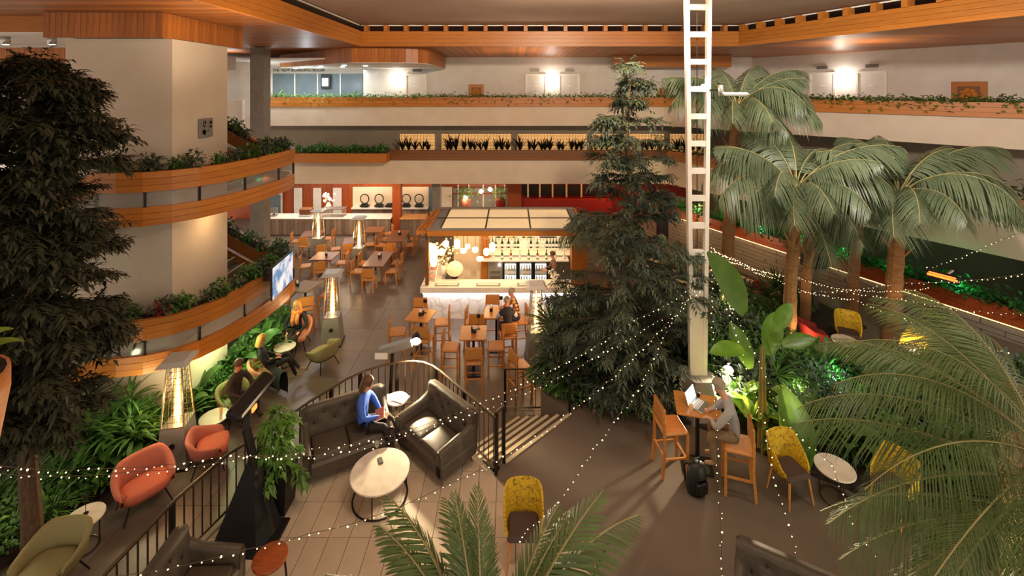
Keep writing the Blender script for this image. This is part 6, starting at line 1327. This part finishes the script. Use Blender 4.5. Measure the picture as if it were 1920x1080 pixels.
# bed right of the steps and along the carpet
shr = [(1.1, 9.5), (1.9, 9.5), (2.7, 9.1), (3.3, 9.2), (3.2, 10.0), (2.4, 12.2), (1.5, 11.3), (.95, 10.4)]
scatter('leafy_shrub', BUSH2, fill(shr, 26, .3, rs, 1.0), 'dark leafy shrub under the conifer beside the steps', 'plant', 'shrubs under the conifer', (.8, 1.4))
scatter('fan_palm', RHAP, fill(shr, 16, .35, rs, 1.35)+[(1.0, 11.0, 1.7), (1.3, 11.3, 2.0), (.95, 10.6, 1.4), (1.5, 10.8, 2.1), (1.1, 11.5, 1.3)], 'fan leaved palm clump at the left of the conifer', 'plant', 'fan palms by the conifer', (.9, 1.4))
scatter('ground_cover', LOW, [(.95, 9.85, 1.0), (1.3, 9.55, 1.0), (1.65, 9.5, 1.0), (2.1, 9.45, 1.0), (1.0, 10.3, 1.0), (2.5, 9.2, 1.0), (2.9, 9.0, 1.0), (.85, 10.2, .9)], 'low lit cover plant at the top corner of the steps', 'plant', 'cover plants by the steps', (.9, 1.4))
rb = [(4.3, 8.5), (4.9, 8.0), (5.8, 7.5), (7.0, 7.2), (8.6, 6.6), (13, 6.5), (13, 9.8), (9.0, 9.8), (7.2, 9.7), (6.9, 11.8), (8.8, 12.6), (8.6, 13.6), (4.0, 13.6), (3.6, 11), (4.3, 9.6)]
av = [(8.1, 10.9, 1.3), (3.75, 9.1, .7)]
scatter('leafy_shrub', BUSH, fill(rb, 46, .5, rs, 1.04, av), 'mid green leafy shrub in the palm bed', 'plant', 'shrubs in the palm bed', (.8, 1.3))
scatter('leafy_shrub', BUSH2, fill(rb, 36, .5, rs, 1.04, av), 'dark green leafy shrub in the palm bed', 'plant', 'dark shrubs in the palm bed', (.8, 1.4))
scatter('dracaena', DRAC, fill(rb, 24, .6, rs, 1.3, av), 'green strappy rosette in the palm bed', 'plant', 'strappy rosettes in the palm bed', (.8, 1.2))
scatter('fan_palm', RHAP, fill(rb, 16, .6, rs, 1.5, av), 'fan leaved palm in the palm bed', 'plant', 'fan palms in the palm bed', (.9, 1.4))
for i, p in enumerate(fill(rb, 16, .7, rs, 1.05, av)): leaf_plant('broad_leaf_plant', 'broad leaved plant in the palm bed', p, PHIL, 11, 1.3, 'broad leaved plants in the palm bed', 30+i)
scatter('bromeliad', BROM, [PZ(px, py, 1.1) for px, py in ((1505, 790), (1530, 800), (1555, 815), (1490, 775))]+[(6.3, 11.7, 1.1)], 'red leaved rosette beside the mustard chairs', 'plant', 'red leaved rosettes', (1.2, 1.6))
for i, (px, py) in enumerate(((1440, 850), (1462, 815), (1425, 820), (1475, 850))): p = PZ(px, py, 1.05); leaf_plant('lime_leaf_plant', 'lime speckled broad leaved plant behind the man with the laptop', (p.x, p.y+.25, 1.05), LIME, 18, 1.35, 'lime leaved plants', 60+i, (-.9, .1))
# giant bird of paradise with huge paddle leaves
BAN = leafset('lf_banana', range(3), 1.15, .5, 1.0, 1.25)
o = thing('giant_leaf_plant', 'giant paddle leaved plant with huge glossy green leaves behind the laptop table', 'plant', (4.5, 8.1, 1.0))
FLAT = leafset('lf_banana', (3, 4, 5), 1.15, .52, .32, .12)
for i, (p, d, nv, s) in enumerate((((0, 0, 1.8), (-.85, .1, 1.5), (.35, -.9, .35), 1.08), ((.0, -.06, 2.1), (.26, -.28, -1.35), (.1, -.9, .45), 1.22), ((0, 0, 1.85), (.5, .1, .62), (-.3, -.8, .5), .52), ((0, 0, 1.8), (.7, -.1, .22), (0, -.6, .8), .5), ((0, 0, 1.8), (-1, -.25, .1), (0, -.45, .9), .6), ((0, 0, 1.2), (.5, .5, .9), (-.2, -.7, .6), .7), ((0, 0, .9), (-.2, .7, .9), (0, -.8, .5), .7))):
    d = Vector(d).normalized(); nv = Vector(nv); y = nv.cross(d).normalized(); z = d.cross(y); f = put('leaf', FLAT[i % 3], o, p)
    f.rotation_euler = Matrix((d, y, z)).transposed().to_euler(); f.scale = (s, s, s)
for k in range(6): a = k*1.05; mm = MB(); mm.tube([(math.cos(a)*.07, math.sin(a)*.07, 0), (math.cos(a)*.03, math.sin(a)*.03, 1.85)], [.032, .018], 6); mm.build('stalk', 'stem', o)
# potted plant by the black heater
o = thing('potted_tree', 'bushy potted plant in a dark tapered pot beside the sofa', 'pot plant', (-3.62, 7.0, 1.0)); mm = MB(); mm.box((0, 0, .3), (.34, .34, .6), 0, 1.2); mm.build('pot', 'black', o); mm = MB(); mm.box((0, 0, .6), (.36, .36, .02)); mm.build('soil', 'soil', o)
mm = MB(); mm.tube([(0, 0, .6), (.02, 0, 1.0), (0, .02, 1.5)], [.02, .015, .008], 6); mm.build('stem', 'bark', o)
V, T = leafy_branches([bough((0, 0, .62+.06*i), i*2.4, .34-.012*i, .5, .9) for i in range(15)], 9, 5, .13, .06, 5, .12); put('foliage', fastmesh('foliage', V, T, 'lf_bright'), o)['kind'] = 'stuff'
# near left balcony end and its plant
o = thing('rail_end', 'rounded timber planter end poking in at the left edge, close by', 'planter', (-3.93, 3.0, 4.2)); mm = MB(); mm.lathe([(.14, -4.2), (.14, -.2), (.16, .45), (.34, .75), (.40, 1.15), (.40, 1.3)], 24); mm.build('body', 'terracotta', o, True); mm = MB(); mm.lathe([(.38, 1.3), (.38, 1.302)], 24); mm.build('soil', 'soil', o)
for i in range(10): f = put('leaf', LIME[i % 4], o, (RND.uniform(-.05, .15), RND.uniform(-.1, .1), 1.3)); q = RND.uniform(.6, .95); f.scale = (q, q, q); f.rotation_euler = (0, RND.uniform(-.1, .9), RND.uniform(-2.2, 2.2))
# ---- balcony planters
def along(pts, n, jit=.05):
    P_ = [Vector(p) for p in pts]; L = [0]
    for a, b in zip(P_, P_[1:]): L.append(L[-1]+(b-a).length)
    out = []
    for i in range(n):
        s = L[-1]*(i+.5+RND.uniform(-.35, .35))/n
        for k in range(len(P_)-1):
            if s <= L[k+1]: q = P_[k].lerp(P_[k+1], (s-L[k])/(L[k+1]-L[k])); break
        out.append((q.x+RND.uniform(-jit, jit), q.y+RND.uniform(-jit, jit), q.z))
    return out
def ivy(name, lab, pts, n, m_, ln=.13, wd=.09, up=.09, out=.25, hang=.25, seed=0):
    r = np.random.RandomState(seed); q = np.array(along(pts, n, .02)); q = q+np.stack([r.normal(0, out*.5, n), r.normal(0, out*.5, n), np.abs(r.normal(0, up, n))], 1)
    k = r.rand(n) < hang*.35; q[k, 1] -= .28; q[k, 2] -= r.uniform(.05, .35, k.sum())
    V, T = leaves_arrays(q, r.normal(0, 1, (n, 3))*[1, 1, .5]+[0, -.3, .2], r.uniform(.7, 1.2, n)*ln, r.uniform(.8, 1.2, n)*wd); o = put(name, fastmesh(name, V, T, m_)); o['kind'] = 'stuff'; tag(o, lab, 'ivy'); return o
ivy('trailing_ivy', 'trailing ivy along the upper balcony facing the camera', [(-11.4, 21.6, 7.05), (7.2, 21.6, 7.05)], 2600, 'lf_ivy', seed=1)
ivy('trailing_ivy', 'trailing ivy along the upper right balcony planter', [(7.3, 21.5, 7.05), (15.4, 12.5, 7.05)], 2000, 'lf_ivy', .16, .11, seed=2)
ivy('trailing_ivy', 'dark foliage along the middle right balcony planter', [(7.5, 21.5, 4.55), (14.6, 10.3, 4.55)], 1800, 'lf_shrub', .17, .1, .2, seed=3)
ivy('green_lit_foliage', 'foliage lit vivid green in the planter over the stone wall', [(6.7, 23.5, 1.85), (13.1, 11.2, 1.85)], 2600, 'lf_green_lit', .17, .1, .17, .36, .1, seed=4)
scatter('planter_plant', POT, [(p[0], p[1], 4.5) for p in along([(PY(560, 290, 21).x, 20.98, 0), (PY(722, 290, 21).x, 20.98, 0)], 16)], 'dark leafy plant in the orange planter of the middle gallery', 'plant', 'plants in the middle gallery planter', (1.0, 1.5))
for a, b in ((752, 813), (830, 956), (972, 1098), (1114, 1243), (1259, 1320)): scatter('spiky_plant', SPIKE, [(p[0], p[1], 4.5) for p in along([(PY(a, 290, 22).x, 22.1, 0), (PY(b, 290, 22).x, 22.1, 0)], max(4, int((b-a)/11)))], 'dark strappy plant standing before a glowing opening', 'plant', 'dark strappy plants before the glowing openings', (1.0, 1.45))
scatter('strap_plant', FERN, [(PY(522, 175, 21.8).x, 21.7, 7.0), (PY(665, 175, 21.8).x, 21.7, 7.0)], 'arching fern like plant in the planter before the meeting room', 'plant', 'ferns before the meeting room', (.9, 1.1))
def stair_plants(zl, lab, grp, n):
    base = path3(zl+1.02, -1.65, 1.62); inner = []
    for i, p in enumerate(base):
        d = base[min(i+1, len(base)-1)]-base[max(i-1, 0)]; inner.append(p+Vector((-d.y, d.x, 0)).normalized()*.2)
    pts = along(inner, n, .03); scatter('planter_plant', POT, pts[::2], lab, 'plant', grp, (.8, 1.3)); scatter('planter_plant', POT2, pts[1::2], lab, 'plant', grp, (.8, 1.3))
stair_plants(4.74, 'small leafy plant in the planter of the upper curved stair', 'plants along the upper curved stair', 28)
stair_plants(1.77, 'small leafy plant in the planter of the lower curved stair', 'plants along the lower curved stair', 32)
o = put('poinsettia', bush_mesh('poinsettia', 60, .15, .3, .12, .06, 'flower_red', 61, 'lf_shrub'), None, (-7.25, 9.35, 2.78)); tag(o, 'red flowering plant at the left of the lower stair planter', 'plant')

# ---------------------------------------------------------------- string lights
def strand(lab, pts, sag=.12, gap=.105, r=.011, soft=False):
    """pts: world points; hangs with a little sag between them"""
    P_ = [Vector(p) for p in pts]; o = thing('string_lights', lab, 'string lights'); L = []
    for a, b in zip(P_, P_[1:]):
        n = max(3, int((b-a).length/gap)); L += [a.lerp(b, i/n)-Vector((0, 0, sag*4*(i/n)*(1-i/n)*(b-a).length*.25)) for i in range(n)]
    L.append(P_[-1]); mm = MB(); mm.tube([tuple(p) for p in L], .0035, 3); mm.build('wire', 'iron_warm', o)
    mb = MB()
    for p in L:
        q = p+Vector((RND.gauss(0, .012), RND.gauss(0, .012), -.02+RND.gauss(0, .012))); rr = r*RND.choice((.6, .7, .8, 1, 1, 1.35))
        mb.add([q+Vector(v)*rr for v in ((1, 0, 0), (-1, 0, 0), (0, 1, 0), (0, -1, 0), (0, 0, 1), (0, 0, -1))], [(0, 2, 4), (2, 1, 4), (1, 3, 4), (3, 0, 4), (2, 0, 5), (1, 2, 5), (3, 1, 5), (0, 3, 5)])
    mb.build('bulbs', 'bulb', o)['kind'] = 'stuff'
    return o
def run(pix): return [PY(*p) for p in pix]
A0 = (1312, 528, 9.0)
strand('upper string of lights from the mast over the sofas to the far left edge', run([A0, (1180, 605, 8.6), (1040, 690, 8.0), (900, 752, 7.4), (760, 808, 6.9), (600, 840, 6.4), (470, 855, 6.1), (240, 885, 5.8), (0, 888, 5.6)]))
strand('second string of lights over the sofas to the left, just below the upper one', run([(1312, 545, 9.0), (1130, 660, 8.3), (960, 745, 7.5), (830, 790, 6.9), (700, 835, 6.4), (560, 855, 6.1), (430, 852, 5.9), (200, 878, 5.7), (0, 873, 5.6)]))
strand('string of lights from the mast past the loveseat and coffee table', run([(1290, 560, 9.0), (1170, 685, 8.0), (1060, 778, 7.2), (945, 855, 6.6), (830, 912, 6.2), (700, 968, 5.8), (580, 1000, 5.4), (460, 1030, 5.1), (200, 1082, 4.8)]))
strand('string of lights from the mast down across the carpet to the bottom palm', run([(1300, 545, 9.0), (1255, 610, 8.4), (1195, 730, 7.6), (1150, 790, 7.2), (1100, 862, 6.7), (1048, 938, 6.2), (990, 990, 5.7), (975, 1010, 5.6)]))
strand('string of lights hanging down straight past the laptop table', run([(1334, 470, 9.0), (1336, 600, 8.4), (1340, 720, 7.7), (1345, 820, 7.1), (1347, 920, 6.6), (1352, 1010, 6.1), (1354, 1082, 5.7)]), .03)
strand('string of lights from the mast past the giant leaves to the bottom', run([(1336, 500, 9.0), (1372, 600, 8.4), (1400, 690, 8.0), (1432, 790, 7.4), (1452, 890, 6.8), (1475, 980, 6.3), (1510, 1082, 5.7)]), .04)
strand('string of lights looping down over the giant green leaf', run([(1340, 520, 9.0), (1395, 620, 8.3), (1430, 690, 7.9), (1455, 760, 7.7), (1480, 800, 7.5), (1560, 870, 7.0), (1600, 980, 6.2), (1640, 1040, 5.8)]), .05)
strand('thick string of lights from the mast along the stone wall into the palms', run([(1336, 465, 9.2), (1380, 486, 10.2), (1440, 510, 11), (1500, 520, 11.5), (1560, 538, 11.5), (1640, 545, 11), (1740, 540, 10.5)]), .1, .05)
strand('second thick string of lights along the stone wall', run([(1334, 470, 9.2), (1390, 496, 10.3), (1450, 520, 11), (1520, 548, 11), (1600, 560, 10.6), (1680, 590, 10), (1790, 628, 9.2), (1890, 662, 8.6)]), .1, .06)
strand('string of lights climbing to the right edge above the dark door', run([(1740, 502, 11), (1830, 470, 10.5), (1930, 426, 10)]), .06, .1)
strand('string of lights from the orange wall heater to the right edge', run([(1560, 545, 11.2), (1690, 530, 11), (1800, 527, 10.5), (1930, 512, 10)]), .06, .1)
strand('string of lights sagging among the palm trunks on the right', run([(1480, 545, 11), (1580, 545, 10.6), (1700, 560, 10.4), (1780, 578, 10), (1925, 588, 9.5)]), .08, .1)
for x, y, z, c, pw in ((5.7, 9.0, 1.5, (1, .85, .5), 14), (6.6, 9.2, 1.7, (.3, 1, .4), 9), (7.8, 9.2, 1.6, (.4, 1, .45), 9), (6.1, 12.6, 1.6, WARM, 14), (7.0, 10.7, 1.5, TUNG, 12), (9.3, 10.4, 1.5, TUNG, 16), (9.7, 7.2, 1.4, (.9, 1, .6), 20), (6.2, 5.0, 1.5, (.95, 1, .6), 34), (-8.1, 7.2, 1.35, (.95, 1, .7), 7)):
    light('bed_light', 'POINT', (x, y, z), pw*1.8, c, .08)
